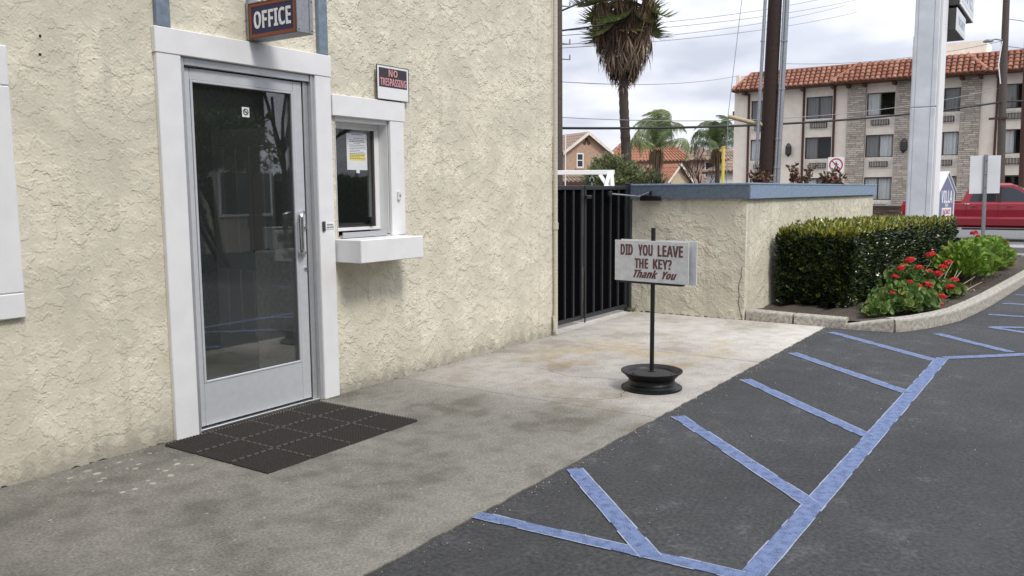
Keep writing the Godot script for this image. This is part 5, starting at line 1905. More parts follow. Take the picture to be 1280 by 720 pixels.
		b.poly([Vector3(sd * 0.50, 1.375, -0.02), Vector3(sd * 0.50, 1.395, -0.02), Vector3(0, 1.915, -0.02), Vector3(0, 1.895, -0.02)], Vector3(0, 0, -1))
	put("roof_boards", b.done(), M.letter_white, s)
	t = put("lettering", letters("VILLA", 0.60, 0.30, 0.003), M.letter_white, s, true)
	t.transform = Transform3D(OUT, P(1.7075, 1.29, 23.35) - s.position)
	t = put("lettering", letters("INN", 0.16, 0.08, 0.003), M.letter_white, s, true)
	t.transform = Transform3D(OUT, P(1.7075, 1.085, 23.35) - s.position)
	put("notice_board", bx(P(1.707, 0.82, 23.10), P(1.712, 1.02, 23.60)), M.letter_white, s)
	t = put("lettering", letters("VACANCY", 0.42, 0.12, 0.003), M.sign_red, s, true)
	t.transform = Transform3D(OUT, P(1.713, 0.92, 23.35) - s.position)
	# utility poles
	var p := thing("utility_pole", "thick dark brown wooden pole with grey conduits behind the planter", "utility pole", P(-1.21, 0, 18.1))
	put("shaft", tb([P(-1.225, -0.1, 18.05), P(-1.19, 4, 18.3), P(-1.15, 9.5, 18.62)], [0.165, 0.148, 0.13], 18), M.pole_wood, p)
	for e in [[-0.235, 0.035, 0.10], [0.145, 0.024, 0.14], [0.215, 0.052, 0.10]]:
		var a := Vector3(cos(0.594), 0, -sin(0.594))
		var toc: Vector3 = Vector3(sin(0.594), 0, cos(0.594)) * e[2]
		var cd := put("conduit", tb([P(-1.225, -0.1, 18.05) + a * e[0] * 1.08 + toc, P(-1.15, 9.0, 18.6) + a * e[0] * 0.98 + toc], [e[1]], 10), M.galvanised, p)
		b = B.new()
		for yy in [1.95, 2.55, 3.6, 4.6]:
			var q: Vector3 = P(-1.225, yy, 18.05).lerp(P(-1.15, yy, 18.6), yy / 9.0) + a * e[0] * 1.04 + toc
			b.tube([q, q + Vector3(0, 0.03, 0)], [e[1] + 0.008], 10)
		put("strap", b.done(), M.sheet_metal, cd)
	put("sidewalk_strut", tb([P(-1.22, 2.84, 18.2), P(-1.93, 3.06, 17.76)], [0.045, 0.045], 10), M.strut_paint, p)
	b = B.new()
	b.tube([P(-1.22, 2.84, 18.2) + Vector3(-0.02, 0, 0.02), P(-1.26, 2.855, 18.17)], [0.075], 12)
	put("strut_flange", b.done(), M.strut_paint, p)
	put("guy_wire", tb([P(-1.93, 3.06, 17.76), P(-1.93, 1.5, 17.76), P(-1.93, 0.0, 17.76)], [0.008], 5), M.wire_grey, p)
	put("guy_wire", tb([P(-1.93, 3.06, 17.76), P(-1.55, 8.9, 18.35)], [0.007], 5), M.wire_grey, p)
	p = thing("utility_pole", "slim brown wooden pole rising before the hotel at the right", "utility pole", P(1.2, -0.15, 46.5))
	put("shaft", tb([P(1.24, -0.2, 46.4), P(1.05, 6, 46.7), P(0.86, 14, 47.5)], [0.19, 0.165, 0.13], 12), M.pole_grey_wood, p)
	put("cross_bar", bx(P(0.55, 4.74, 46.55), P(1.3, 4.84, 46.45)), M.brown_wood, p)
	b = B.new()
	b.tube([P(0.95, 8.45, 46.9), P(0.62, 8.52, 46.7), P(0.38, 8.46, 46.6)], [0.04, 0.04, 0.03], 6)
	b.xf = Transform3D(Basis.IDENTITY.scaled(Vector3(1, 0.45, 1)), P(0.34, 8.43, 46.58))
	b.lathe([Vector2(0.0, -0.1), Vector2(0.2, -0.1), Vector2(0.24, 0.0), Vector2(0.15, 0.16), Vector2(0.0, 0.2)], 14)
	put("street_lamp", b.done(), M.galvanised, p)
	put("lead", tb([P(0.9, 8.4, 46.8), P(0.82, 7.3, 46.55), P(0.95, 6.4, 46.5)], [0.025], 5), M.letter_white, p)
	p = thing("utility_pole", "wooden pole at the right edge of view behind the hotel roof", "utility pole", P(1.95, -0.15, 48.5))
	put("shaft", tb([P(2.05, -0.2, 48.4), P(1.72, 14, 48.9)], [0.2, 0.14], 12), M.brown_wood, p)
	p = thing("utility_pole", "dark weathered pole with arms rising just past the office corner", "utility pole", P(-10.05, -0.1, 24.3))
	put("shaft", tb([P(-10.06, -0.2, 24.25), P(-10.22, 13, 24.55)], [0.17, 0.12], 12), M.pole_grey_wood, p)
	for e in [7.55, 6.35, 5.85]:
		var q := P(-10.15, e, 24.45)
		var arm := put("insulator_arm", tb([q, q + Vector3(0.30, -0.03, -0.22)], [0.028, 0.02], 6), M.galvanised, p)
		b = B.new()
		b.tube([q + Vector3(0.30, -0.05, -0.22), q + Vector3(0.31, 0.13, -0.22)], [0.03, 0.02], 6)
		put("insulator", b.done(), M.sheet_metal, arm)
	var ww := thing("white_mast", "thin white mast standing beside the dark weathered pole", "mast", P(-9.8, 0, 24.1))
	put("tube", tb([P(-9.78, 0, 24.25), P(-9.82, 3.35, 24.35)], [0.022], 6), M.letter_white, ww)
	# wires
	var wires := [
		["thick black cable strung low from the left pole to the right pole", [P(-10.17, 3.59, 24.42), P(1.1, 5.58, 46.75)], 0.36, 0.045, "wire_black", [P(1.1, 5.58, 46.75), P(14, 8.2, 64)]],
		["thin grey wire crossing the sky high above the small palms", [P(-10.25, 5.13, 24.57), P(-12.3, 7.98, 47.88)], 0.25, 0.013, "wire_grey", []],
		["thin wire just above the thick black cable", [P(-10.18, 3.95, 24.45), P(0.85, 6.2, 46.7)], 0.62, 0.013, "wire_grey", []],
		["service wire running over the hotel roof to the right pole lamp", [P(0.91, 8.45, 47.0), P(-9.0, 8.1, 45.5)], 0.35, 0.013, "wire_grey", []],
		["short wire leaving the right pole at the upper height", [P(0.95, 8.2, 46.9), P(9, 7.6, 55)], 0.1, 0.02, "wire_grey", []],
		["short wire leaving the right pole near the frame top", [P(0.9, 9.5, 47.1), P(9, 8.8, 55)], 0.1, 0.02, "wire_grey", []],
		["topmost of the four wires slanting up behind the fan palm", [P(-10.2, 6.75, 24.5), P(-9.01, 14.3, 59.45)], 0.3, 0.013, "wire_grey", []],
		["second of the four wires slanting up behind the fan palm", [P(-10.2, 6.6, 24.5), P(-7.92, 14.0, 60.18)], 0.3, 0.013, "wire_grey", []],
		["third of the four wires slanting up behind the fan palm", [P(-10.2, 6.3, 24.5), P(-9.0, 13.3, 58.5)], 0.3, 0.013, "wire_grey", []],
		["lowest of the four wires slanting up behind the fan palm", [P(-10.2, 6.2, 24.5), P(-8.2, 12.8, 58.5)], 0.3, 0.013, "wire_grey", []],
		["black cable reaching left from the weathered pole at upper frame", [P(-10.2, 7.35, 24.5), P(-9.0, 8.1, 25.6)], 0.02, 0.03, "wire_black", []],
		["black cable reaching left from the weathered pole below the first", [P(-10.2, 6.75, 24.5), P(-8.8, 7.25, 26.6)], 0.02, 0.03, "wire_black", []]]
	for e in wires:
		var pts := []
		for k in 25:
			var f := k / 24.0
			pts.append(e[1][0].lerp(e[1][1], f) - Vector3(0, 4 * e[2] * f * (1 - f), 0))
		if e[5].size():
			for k in range(1, 13):
				var f := k / 12.0
				pts.append(e[5][0].lerp(e[5][1], f) - Vector3(0, 1.6 * f * (1 - f), 0))
		tag(put("power_line", tb(pts, [e[3]], 5), M[e[4]]), e[0], "power line", "power lines")
	# white hoist frame behind the gate
	var h := thing("hoist_frame", "white steel hoist frame with hanging shackle behind the iron gate", "hoist", P(-3.2, 0, 14.2))
	var fr := Basis(Vector3.UP, deg_to_rad(34))
	var hb := put("beam", bx(Vector3(-2.6, 1.80, -0.035), Vector3(0.10, 1.885, 0.035), 0.006), M.letter_white, h, true)
	hb.transform = Transform3D(fr, P(-3.04, 0, 14.43) - h.position)
	for e in [[Vector3(0.04, 1.83, 0.05), Vector3(0.13, 0, 0.55)], [Vector3(0.04, 1.83, -0.05), Vector3(0.13, 0, -0.55)], [Vector3(-0.19, 1.82, 0.0), Vector3(0.07, 1.4, 0.18)], [Vector3(0.0, 1.83, 0.05), Vector3(-0.12, 1.45, 0.2)]]:
		var dvec: Vector3 = (e[1] - e[0]).normalized()
		var lm := B.new()
		lm.xf = Transform3D(facing(dvec, 0), e[0])
		lm.bbox(Vector3(-0.035, 0, -0.02), Vector3(0.035, (e[1] - e[0]).length(), 0.02), 0.004)
		var lg := put("leg", lm.done(), M.letter_white, h, true)
		lg.transform = hb.transform
	b = B.new()
	var sp := []
	for k in 13:
		var a := -0.6 + (TAU - 1.9) * k / 12.0
		sp.append(Vector3(-0.33 + 0.04 * cos(a), 1.70 + 0.05 * sin(a), 0))
	b.tube(sp, [0.014], 6)
	b.tube([Vector3(-0.33, 1.80, 0), Vector3(-0.33, 1.75, 0)], [0.016], 6)
	b.tube([Vector3(-0.33, 1.66, 0), Vector3(-0.37, 1.45, 0), Vector3(-0.37, 1.2, 0)], [0.008], 5)
	b.tube([Vector3(-0.33, 1.66, 0), Vector3(-0.29, 1.45, 0), Vector3(-0.29, 1.2, 0)], [0.008], 5)
	var sh := put("shackle", b.done(), M.galvanised, h, true)
	sh.transform = hb.transform
	var yp := thing("yellow_post", "thin yellow post standing behind the planter fascia", "post", P(-0.53, 0, 13.7))
	put("tube", tb([P(-0.51, 0, 13.6), P(-0.54, 2.2, 13.73)], [0.024], 10), M.yellow_paint, yp)
	put("cap", tb([P(-0.54, 2.2005, 13.73), P(-0.54, 2.215, 13.73)], [0.033], 10), M.yellow_paint, yp)


# ---------------------------------------------------------------- truck
func make_truck() -> void:
	var s := thing("pickup_truck", "dark red crew cab pickup truck passing on the street", "pickup truck", P(2.25, -0.15, 30.9))
	var b := B.new()
	# skin sections from rocker to belt: (z, y) for half width, near side +z
	var sec := [Vector2(0.80, 0.42), Vector2(0.90, 0.50), Vector2(0.925, 0.70), Vector2(0.895, 0.76), Vector2(0.905, 0.98), Vector2(0.875, 1.16), Vector2(0.84, 1.20)]
	var xs := [[-2.66, 0.90, 0.0], [-2.58, 0.985, 0.0], [-0.95, 1.0, 0.0], [1.45, 1.0, 0.0], [2.2, 0.98, -0.10], [2.55, 0.93, -0.16], [2.66, 0.84, -0.22]]
	for i in xs.size() - 1:
		for sd in [-1, 1]:
			for k in sec.size() - 1:
				var q := []
				for e in [[i, k], [i + 1, k], [i + 1, k + 1], [i, k + 1]]:
					var v: Vector2 = sec[e[1]]
					var drop: float = xs[e[0]][2] * maxf(0, (v.y - 0.7) / 0.5)
					q.append(Vector3(xs[e[0]][0], v.y + drop, sd * v.x * xs[e[0]][1]))
				b.tri(q[0], q[1], q[2], Vector3(0, 0.0, sd))
				b.tri(q[0], q[2], q[3], Vector3(0, 0.0, sd))
		var top := []
		for e in [[i, 1], [i + 1, 1], [i + 1, -1], [i, -1]]:
			top.append(Vector3(xs[e[0]][0], 1.20 + xs[e[0]][2] * 1.0, e[1] * 0.84 * xs[e[0]][1]))
		if i >= 2:
			b.poly(top, Vector3.UP)
	for e in [[0, -1], [6, 1]]:
		var q := []
		for sd in [1, -1]:
			for k in sec.size():
				var v: Vector2 = sec[k if sd == 1 else sec.size() - 1 - k]
				q.append(Vector3(xs[e[0]][0], v.y + xs[e[0]][2] * maxf(0, (v.y - 0.7) / 0.5), sd * v.x * xs[e[0]][1]))
		b.poly(q, Vector3(e[1], 0, 0))
	b.box(Vector3(-2.6, 0.62, -0.78), Vector3(-0.97, 0.66, 0.78))
	var body := put("body", b.done(), M.truck_red, s, true)
	b = B.new()
	b.box(Vector3(-2.6, 1.195, 0.79), Vector3(-0.97, 1.225, 0.85))
	b.box(Vector3(-2.6, 1.195, -0.85), Vector3(-0.97, 1.225, -0.79))
	b.box(Vector3(-2.655, 1.15, -0.79), Vector3(-2.6, 1.225, 0.79))
	put("bed_rail", b.done(), M.truck_red, body, true)
	# cab
	b = B.new()
	var lo := [Vector2(-0.96, 0.835), Vector2(1.42, 0.835)]
	var hi := [Vector2(-0.74, 0.66), Vector2(0.45, 0.66)]
	var y0 := 1.195
	var y1 := 1.735
	var y2 := 1.80
	for sd in [-1, 1]:
		b.poly([Vector3(lo[0].x, y0, sd * lo[0].y), Vector3(lo[1].x, y0, sd * lo[1].y), Vector3(hi[1].x, y1, sd * hi[1].y), Vector3(hi[0].x, y1, sd * hi[0].y)], Vector3(0, 0.2, sd))
		b.poly([Vector3(hi[0].x, y1, sd * 0.66), Vector3(hi[1].x, y1, sd * 0.66), Vector3(hi[1].x - 0.14, y2, sd * 0.54), Vector3(hi[0].x + 0.12, y2, sd * 0.54)], Vector3(0, 1, sd * 0.5))
	b.poly([Vector3(-0.96, y0, -0.835), Vector3(-0.96, y0, 0.835), Vector3(-0.74, y1, 0.66), Vector3(-0.74, y1, -0.66)], Vector3(-1, 0.2, 0))
	b.poly([Vector3(1.42, y0, -0.835), Vector3(1.42, y0, 0.835), Vector3(0.45, y1, 0.66), Vector3(0.45, y1, -0.66)], Vector3(1, 0.5, 0))
	b.poly([Vector3(-0.74, y1, -0.66), Vector3(-0.74, y1, 0.66), Vector3(-0.62, y2, 0.54), Vector3(-0.62, y2, -0.54)], Vector3(-0.5, 1, 0))
	b.poly([Vector3(0.45, y1, -0.66), Vector3(0.45, y1, 0.66), Vector3(0.31, y2, 0.54), Vector3(0.31, y2, -0.54)], Vector3(0.5, 1, 0))
	b.poly([Vector3(-0.62, y2, -0.54), Vector3(-0.62, y2, 0.54), Vector3(0.31, y2, 0.54), Vector3(0.31, y2, -0.54)], Vector3.UP)
	put("cab", b.done(), M.truck_red, s, true)
	var side := func(pts: Array, sd: float, off: float) -> Array:
		var q := []
		for p in pts:
			var t: float = (p.y - y0) / (y1 - y0)
			q.append(Vector3(p.x, p.y, sd * (lerpf(0.835, 0.66, t) + off)))
		return q
	for sd in [-1.0, 1.0]:
		for w in [[Vector2(-0.72, 1.235), Vector2(0.0, 1.235), Vector2(0.0, 1.67), Vector2(-0.54, 1.67), Vector2(-0.62, 1.60)], [Vector2(0.16, 1.235), Vector2(1.15, 1.235), Vector2(0.42, 1.67), Vector2(0.16, 1.67)]]:
			b = B.new()
			b.poly(side.call(w, sd, 0.006), Vector3(0, 0.2, sd))
			put("side_window", b.done(), M.truck_glass, s, true)
		b = B.new()
		b.poly(side.call([Vector2(0.012, 1.21), Vector2(0.148, 1.21), Vector2(0.148, 1.68), Vector2(0.012, 1.68)], sd, 0.004), Vector3(0, 0.2, sd))
		put("door_pillar", b.done(), M.black_rubber, s, true)
		for x in [-0.66, 0.30]:
			var dh := put("door_handle", bx(Vector3(x, 1.075, sd * 0.905 - 0.02), Vector3(x + 0.17, 1.10, sd * 0.905 + 0.02), 0.01), M.truck_red, s, true)
			dh.position.z = sd * 0.004
		b = B.new()
		for x in [-0.80, 0.08, 1.12]:
			b.box(Vector3(x, 0.5, sd * 0.902 - 0.004), Vector3(x + 0.008, 1.18, sd * 0.902 + 0.004))
		put("door_gap", b.done(), M.black_rubber, s, true)
		put("running_board", bx(Vector3(-0.9, 0.36, sd * 0.86 - 0.05), Vector3(1.3, 0.41, sd * 0.86 + 0.05), 0.01), M.black_rubber, s, true)
		put("badge", bx(Vector3(0.98, 0.865, sd * 0.907 - 0.004), Vector3(1.4, 0.885, sd * 0.907 + 0.004)), M.polished_steel, s, true)
		put("door_mark", bx(Vector3(-0.84, 1.15, sd * 0.888 - 0.006), Vector3(-0.71, 1.175, sd * 0.888 + 0.006)), M.letter_white, s, true)
		var tl := put("tail_lamp", bx(Vector3(-2.672, 0.86, sd * 0.80 - 0.075), Vector3(-2.60, 1.17, sd * 0.80 + 0.075), 0.015), M.tail_lamp, s, true)
		put("lamp_lens", bx(Vector3(-2.676, 0.84, sd * 0.80 - 0.07), Vector3(-2.66, 0.90, sd * 0.80 + 0.07), 0.005), M.letter_white, tl, true)
		for x in [-1.75, 1.75]:
			b = B.new()
			b.tube([Vector3(x, 0.50, sd * 0.60), Vector3(x, 0.50, sd * 0.915)], [0.46], 24)
			put("wheel_arch", b.done(), M.black_rubber, s, true)
			b = B.new()
			b.xf = Transform3D(Basis(Vector3.RIGHT, PI / 2 * sd), Vector3(x, 0.385, sd * 0.70))
			b.lathe([Vector2(0.0, 0.0), Vector2(0.36, 0.0), Vector2(0.385, 0.03), Vector2(0.385, 0.20), Vector2(0.36, 0.235), Vector2(0.25, 0.24)], 28)
			var wh := put("tyre", b.done(), M.black_rubber, s, true)
			b = B.new()
			b.xf = Transform3D(Basis(Vector3.RIGHT, PI / 2 * sd), Vector3(x, 0.385, sd * 0.70))
			b.lathe([Vector2(0.25, 0.239), Vector2(0.22, 0.19), Vector2(0.08, 0.21), Vector2(0.0, 0.215)], 20)
			put("rim", b.done(), M.aluminium, wh, true)
	put("rear_bumper", bx(Vector3(-2.78, 0.5, -0.86), Vector3(-2.665, 0.68, 0.86), 0.03), M.aluminium, s, true)
	put("front_bumper", bx(Vector3(2.66, 0.42, -0.82), Vector3(2.78, 0.66, 0.82), 0.04), M.truck_red, s, true)
	b = B.new()
	b.poly([Vector3(-0.935, 1.26, -0.72), Vector3(-0.935, 1.26, 0.72), Vector3(-0.78, 1.65, 0.60), Vector3(-0.78, 1.65, -0.60)], Vector3(-1, 0, 0))
	b.poly([Vector3(1.33, 1.255, -0.76), Vector3(1.33, 1.255, 0.76), Vector3(0.53, 1.70, 0.62), Vector3(0.53, 1.70, -0.62)], Vector3(1, 0, 0))
	put("windscreens", b.done(), M.truck_glass, s, true)


# ---------------------------------------------------------------- hotel
func make_hotel() -> void:
	var U := 53.0
	var o := thing("hotel_building", "beige three storey hotel with orange barrel tile mansard roof and brick strips", "building", P(-5, -0.15, 60))
	var r := RandomNumberGenerator.new()
	r.seed = 61
	var rows := [[0.87, 2.2], [3.35, 4.65], [5.75, 7.05]]
	var wins := [[-13.1, -11.62], [-9.73, -8.2], [-6.27, -4.75], [-2.94, -1.41], [0.53, 2.05], [5.4, 6.95]]
	var segs := []   # solid wall between windows
	var x := -14.2
	for w in wins:
		segs.append([x, w[0]])
		x = w[1]
	segs.append([x, 10.0])
	var b := B.new()
	for s in segs:
		b.box(P(s[0], -0.3, U + 0.2), P(s[1], 7.72, U))
	for w in wins:
		var y := -0.3
		for q in rows:
			b.box(P(w[0] + 0.001, y, U + 0.2), P(w[1] - 0.001, q[0], U + 0.015))
			y = q[1]
		b.box(P(w[0] + 0.001, y, U + 0.2), P(w[1] - 0.001, 7.72, U + 0.015))
	put("front_wall", b.done(), M.hotel_wall, o)
	put("rear_block", bx(P(-14.19, -0.3, U + 14), P(9.99, 7.7, U + 1.2)), M.dark_room, o)
	b = B.new()
	b.box(P(-14.2, -0.3, U + 14), P(-14.0, 8.72, U + 0.201))
	b.box(P(9.8, -0.3, U + 14), P(10.0, 8.72, U + 0.201))
	b.box(P(-14.0, 7.73, U + 14), P(9.8, 8.0, U + 0.3))
	put("end_wall", b.done(), M.hotel_wall, o)
	put("parapet", bx(P(-14.2, 7.721, U + 1.3), P(-13.0, 8.72, U + 0.55)), M.hotel_wall, o)
	put("roof_block", bx(P(-4.4, 8.0, U + 5.5), P(-0.52, 9.86, U + 2.6)), M.hotel_wall, o)
	# windows, shared meshes
	var W := 1.53
	var H := 1.3
	var fm := B.new()
	var t := 0.045
	fm.box(Vector3(-W / 2, 0, -0.12), Vector3(W / 2, t, -0.02))
	fm.box(Vector3(-W / 2, H - t, -0.12), Vector3(W / 2, H, -0.02))
	fm.box(Vector3(-W / 2, t, -0.12), Vector3(-W / 2 + t, H - t, -0.02))
	fm.box(Vector3(W / 2 - t, t, -0.12), Vector3(W / 2, H - t, -0.02))
	fm.box(Vector3(-0.025, t, -0.10), Vector3(0.025, H - t, -0.04))
	var frame := fm.done()
	var pb := B.new()
	pb.poly([Vector3(-W / 2 + t, t, -0.07), Vector3(-0.026, t, -0.07), Vector3(-0.026, H - t, -0.07), Vector3(-W / 2 + t, H - t, -0.07)], Vector3.BACK)
	var paneL := pb.done()
	pb = B.new()
	pb.poly([Vector3(0.026, t, -0.07), Vector3(W / 2 - t, t, -0.07), Vector3(W / 2 - t, H - t, -0.07), Vector3(0.026, H - t, -0.07)], Vector3.BACK)
	var paneR := pb.done()
	var cur := func(x0: float, x1: float) -> ArrayMesh:
		var c := B.new()
		var n := int((x1 - x0) / 0.03)
		for k in n:
			var a := lerpf(x0, x1, float(k) / n)
			var d := lerpf(x0, x1, float(k + 1) / n)
			var za := -0.2 + 0.035 * sin(a * 34)
			var zd := -0.2 + 0.035 * sin(d * 34)
			c.poly([Vector3(a, t, za), Vector3(d, t, zd), Vector3(d, H - t, zd), Vector3(a, H - t, za)], Vector3.BACK)
		return c.done()
	var room := bx(Vector3(-W / 2, 0.0, -0.9), Vector3(W / 2, H, -0.85))
	var cfull: ArrayMesh = cur.call(-0.72, 0.72)
	var chalf: ArrayMesh = cur.call(0.02, 0.72)
	var cleft: ArrayMesh = cur.call(-0.72, -0.06)
	var cq: ArrayMesh = cur.call(-0.72, -0.42)
	# what hangs in each window: a left curtain, a right curtain (0 none, 1 white, 2 grey)
	var hang := [[[1, 1], [1, 2], [1, 1], [1, 1], [3, 0], [1, 1]], [[1, 1], [2, 0], [2, 1], [1, 1], [1, 0], [1, 2]], [[2, 2], [2, 2], [1, 0], [0, 2], [2, 0], [1, 0]]]
	var ab := B.new()
	ab.bbox(Vector3(-0.5, 0, -0.05), Vector3(0.5, 0.32, 0.10), 0.01)
	var ac := ab.done()
	ab = B.new()
	for k in 12:
		ab.box(Vector3(-0.44 + k * 0.076, 0.045, 0.101), Vector3(-0.385 + k * 0.076, 0.275, 0.104))
	var acv := ab.done()
	ab = B.new()
	for k in 11:
		ab.box(Vector3(-0.72 + k * 0.142, -0.02, 0.135), Vector3(-0.708 + k * 0.142, 0.48, 0.147))
	ab.box(Vector3(-0.73, 0.48, 0.13), Vector3(0.73, 0.50, 0.15))
	var rail := ab.done()
	for j in 3:
		for i in wins.size():
			var cx: float = (wins[i][0] + wins[i][1]) / 2
			var at := P(cx, rows[j][0], U + 0.015)
			var f := put("window", frame, M.bronze_frame, o, true)
			f.position = at - o.position
			put("pane", paneL, M.far_pane, f, true)
			put("pane", paneR, M.far_pane, f, true)
			put("room_back", room, M.dark_room, f, true)
			var hg: Array = hang[j][i]
			if hg[0] > 0:
				put("curtain", cq if hg[0] == 3 else cleft, M.curtain_grey if hg[0] == 2 else M.curtain, f, true)
			if hg[1] > 0:
				put("curtain", chalf, M.curtain_grey if hg[1] == 2 else M.curtain, f, true)
			var a := put("air_conditioner", ac, M.bronze_frame, o, true)
			a.position = at + Vector3(0.0, -0.56, 0) - o.position
			put("vent_slots", acv, M.hotel_mortar, a, true)
			var sp := put("sill_panel", bx(Vector3(-0.77, -0.66, 0.0), Vector3(0.77, -0.02, 0.012)), M.hotel_panel, o, true)
			sp.position = at - o.position
			var rl := put("balcony_rail", rail, M.hotel_panel, o, true)
			rl.position = at + Vector3(0, -0.62, 0.0) - o.position
	# brown posts and rafter tails
	for px in [-13.25, -11.5, -9.86, -8.08, 0.36, 2.2, 5.2, 7.1]:
		put("timber_post", bx(P(px - 0.06, -0.15, U - 0.001), P(px + 0.06, 7.5, U - 0.10)), M.brown_wood, o)
	for px in [-13.4, -11.5, -9.86, -8.08, -7.25, -6.35, -4.75, -3.7, -1.35, -0.45, 0.36, 2.2, 5.2, 7.1]:
		put("rafter_tail", bx(P(px - 0.09, 7.40, U - 0.101), P(px + 0.09, 7.60, U - 0.75), 0.02), M.brown_wood, o)
	put("soffit", bx(P(-14.15, 7.605, U - 0.001), P(10.0, 7.66, U - 0.80)), M.brown_wood, o)
	# brick strips
	var places := []
	var cols := []
	for e in [[-7.33, -6.30], [-4.70, -3.68], [-1.38, -0.42]]:
		put("brick_backing", bx(P(e[0], -0.15, U - 0.001), P(e[1], 7.60, U - 0.10)), M.hotel_mortar, o)
		var y := -0.1
		var k := 0
		while y < 7.52:
			var xx: float = e[0]
			var first := true
			while xx < e[1] - 0.02:
				var l := r.randf_range(0.24, 0.60)
				if first and k % 2:
					l *= 0.5
				first = false
				l = minf(l, e[1] - xx)
				places.append(Transform3D(Basis.IDENTITY.scaled(Vector3(l - 0.025, 0.088, 0.03 + r.randf_range(0, 0.02))), P(xx + l / 2, y + 0.05, U - 0.112)))
				cols.append(Color(0.52, 0.455, 0.38) * r.randf_range(0.72, 1.22))
				xx += l
			y += 0.112
			k += 1
	var unit := bx(Vector3(-0.5, -0.5, -0.5), Vector3(0.5, 0.5, 0.5))
	scatter("brick_facing", unit, M.hotel_brick, places, cols, o)
	# lanterns
	for e in [[-10.65, 3.57], [-4.15, 3.6], [3.7, 3.6]]:
		b = B.new()
		b.xf = Transform3D(Basis.IDENTITY, P(e[0], e[1], U - 0.26))
		b.lathe([Vector2(0.03, -0.06), Vector2(0.10, 0.02), Vector2(0.19, 0.12), Vector2(0.19, 0.56), Vector2(0.10, 0.72), Vector2(0.0, 0.80)], 6)
		var ln := put("lantern", b.done(), M.bronze_frame, o)
		put("lantern_bracket", bx(P(e[0] - 0.03, e[1] + 0.3, U), P(e[0] + 0.03, e[1] + 0.4, U - 0.1)), M.bronze_frame, ln)
		put("lantern_glass", bx(P(e[0] - 0.1, e[1] + 0.16, U - 0.43), P(e[0] + 0.1, e[1] + 0.52, U - 0.428)), M.vent_dark, ln)
	# roof: five courses of barrel tiles, most of them one by one
	put("roof_base", B_prism_roof(), M.roof_under, o)
	var tiles := []
	for v in 2:
		b = B.new()
		var nseg := 6
		for k in nseg:
			var a0 := PI * k / nseg
			var a1 := PI * (k + 1) / nseg
			var w0 := 0.125
			var w1 := 0.105
			var l := 0.33
			var p0 := Vector3(cos(a0) * w0, 0.115 * sin(a0) + 0.03, 0.0)
			var p1 := Vector3(cos(a1) * w0, 0.115 * sin(a1) + 0.03, 0.0)
			var q0 := Vector3(cos(a0) * w1, 0.09 * sin(a0) - 0.01, -l)
			var q1 := Vector3(cos(a1) * w1, 0.09 * sin(a1) - 0.01, -l)
			var n0 := Vector3(cos(a0), sin(a0), 0.1)
			var n1 := Vector3(cos(a1), sin(a1), 0.1)
			b.quads(p1, p0, q0, q1, n1, n0, n0, n1)
			b.tri(p0, p1, Vector3(0, 0.02, 0), Vector3(0, 0, 1))
		tiles.append(b.done())
	var rest := []
	var restc := []
	var slope := atan2(1.05, 0.85)
	var count := 0
	for row in 5:
		for k in 81:
			var px := -14.0 + k * 0.292
			if px > 9.9:
				continue
			var mid := px > -8.05 + row * 0.29 and px < -0.15 - row * 0.2
			var out := 0.82 + (0.30 if mid else 0.0)
			if px < -14.0 + row * 0.19:
				continue
			var f := row / 5.0
			var pos := P(px + r.randf_range(-0.01, 0.01), 7.67 + 1.05 * f, U - out + 0.85 * f)
			var xf := Transform3D(Basis(Vector3.RIGHT, slope + r.randf_range(-0.02, 0.02)) * Basis(Vector3.BACK, r.randf_range(-0.02, 0.02)), pos)
			if px < 2.9 and count < 298:
				var tl := put("roof_tile", tiles[0], M["roof_tile_%d" % (r.randi() % 5)], o, true)
				tl.transform = Transform3D(xf.basis, xf.origin - o.position)
				count += 1
			else:
				rest.append(xf)
				restc.append(Color.WHITE)
	scatter("more_roof_tiles", tiles[0], M.roof_tile_0, rest, restc, o)
	put("ridge_cap", tb([P(-13.1, 8.76, U + 0.06), P(9.9, 8.76, U + 0.06)], [0.075], 8), M.roof_tile_2, o)
	put("hip_cap", tb([P(-14.05, 7.75, U - 0.80), P(-13.1, 8.78, U + 0.05)], [0.09], 8), M.roof_tile_1, o)
	put("hip_cap", tb([P(-8.1, 7.80, U - 1.05), P(-6.65, 8.80, U - 0.12)], [0.085], 8), M.roof_tile_1, o)
	put("hip_cap", tb([P(-0.1, 7.80, U - 1.05), P(-1.15, 8.80, U - 0.12)], [0.105], 8), M.roof_tile_3, o)
	put("floodlight", bx(P(-3.75, 7.15, U - 0.3), P(-3.55, 7.42, U - 0.12), 0.03), M.letter_white, o)
	put("wall_lamp", bx(P(-14.35, 6.1, U + 0.1), P(-14.21, 6.5, U + 0.4), 0.02), M.cabinet_dark, o)
	# low brick wall along the pavement
	var lw := thing("low_brick_wall", "low dark brown brick wall along the far pavement before the hotel", "wall", P(-2, -0.15, 49.8))
	put("wall_core", bx(P(-9, -0.2, 50.0), P(9, 0.56, 49.75)), M.brown_wood, lw)
	places = []
	cols = []
	for row in 7:
		for k in 60:
			places.append(Transform3D(Basis.IDENTITY.scaled(Vector3(0.285, 0.085, 0.03)), P(-8.9 + k * 0.3 + (0.15 if row % 2 else 0.0), -0.08 + row * 0.1, 49.742)))
			cols.append(Color(0.115, 0.078, 0.06) * r.randf_range(0.6, 1.4))
	scatter("brick_facing", unit, M.hotel_brick, places, cols, lw)
	put("coping", bx(P(-9.05, 0.565, 50.05), P(9.05, 0.64, 49.68), 0.015), M.hotel_mortar, lw)


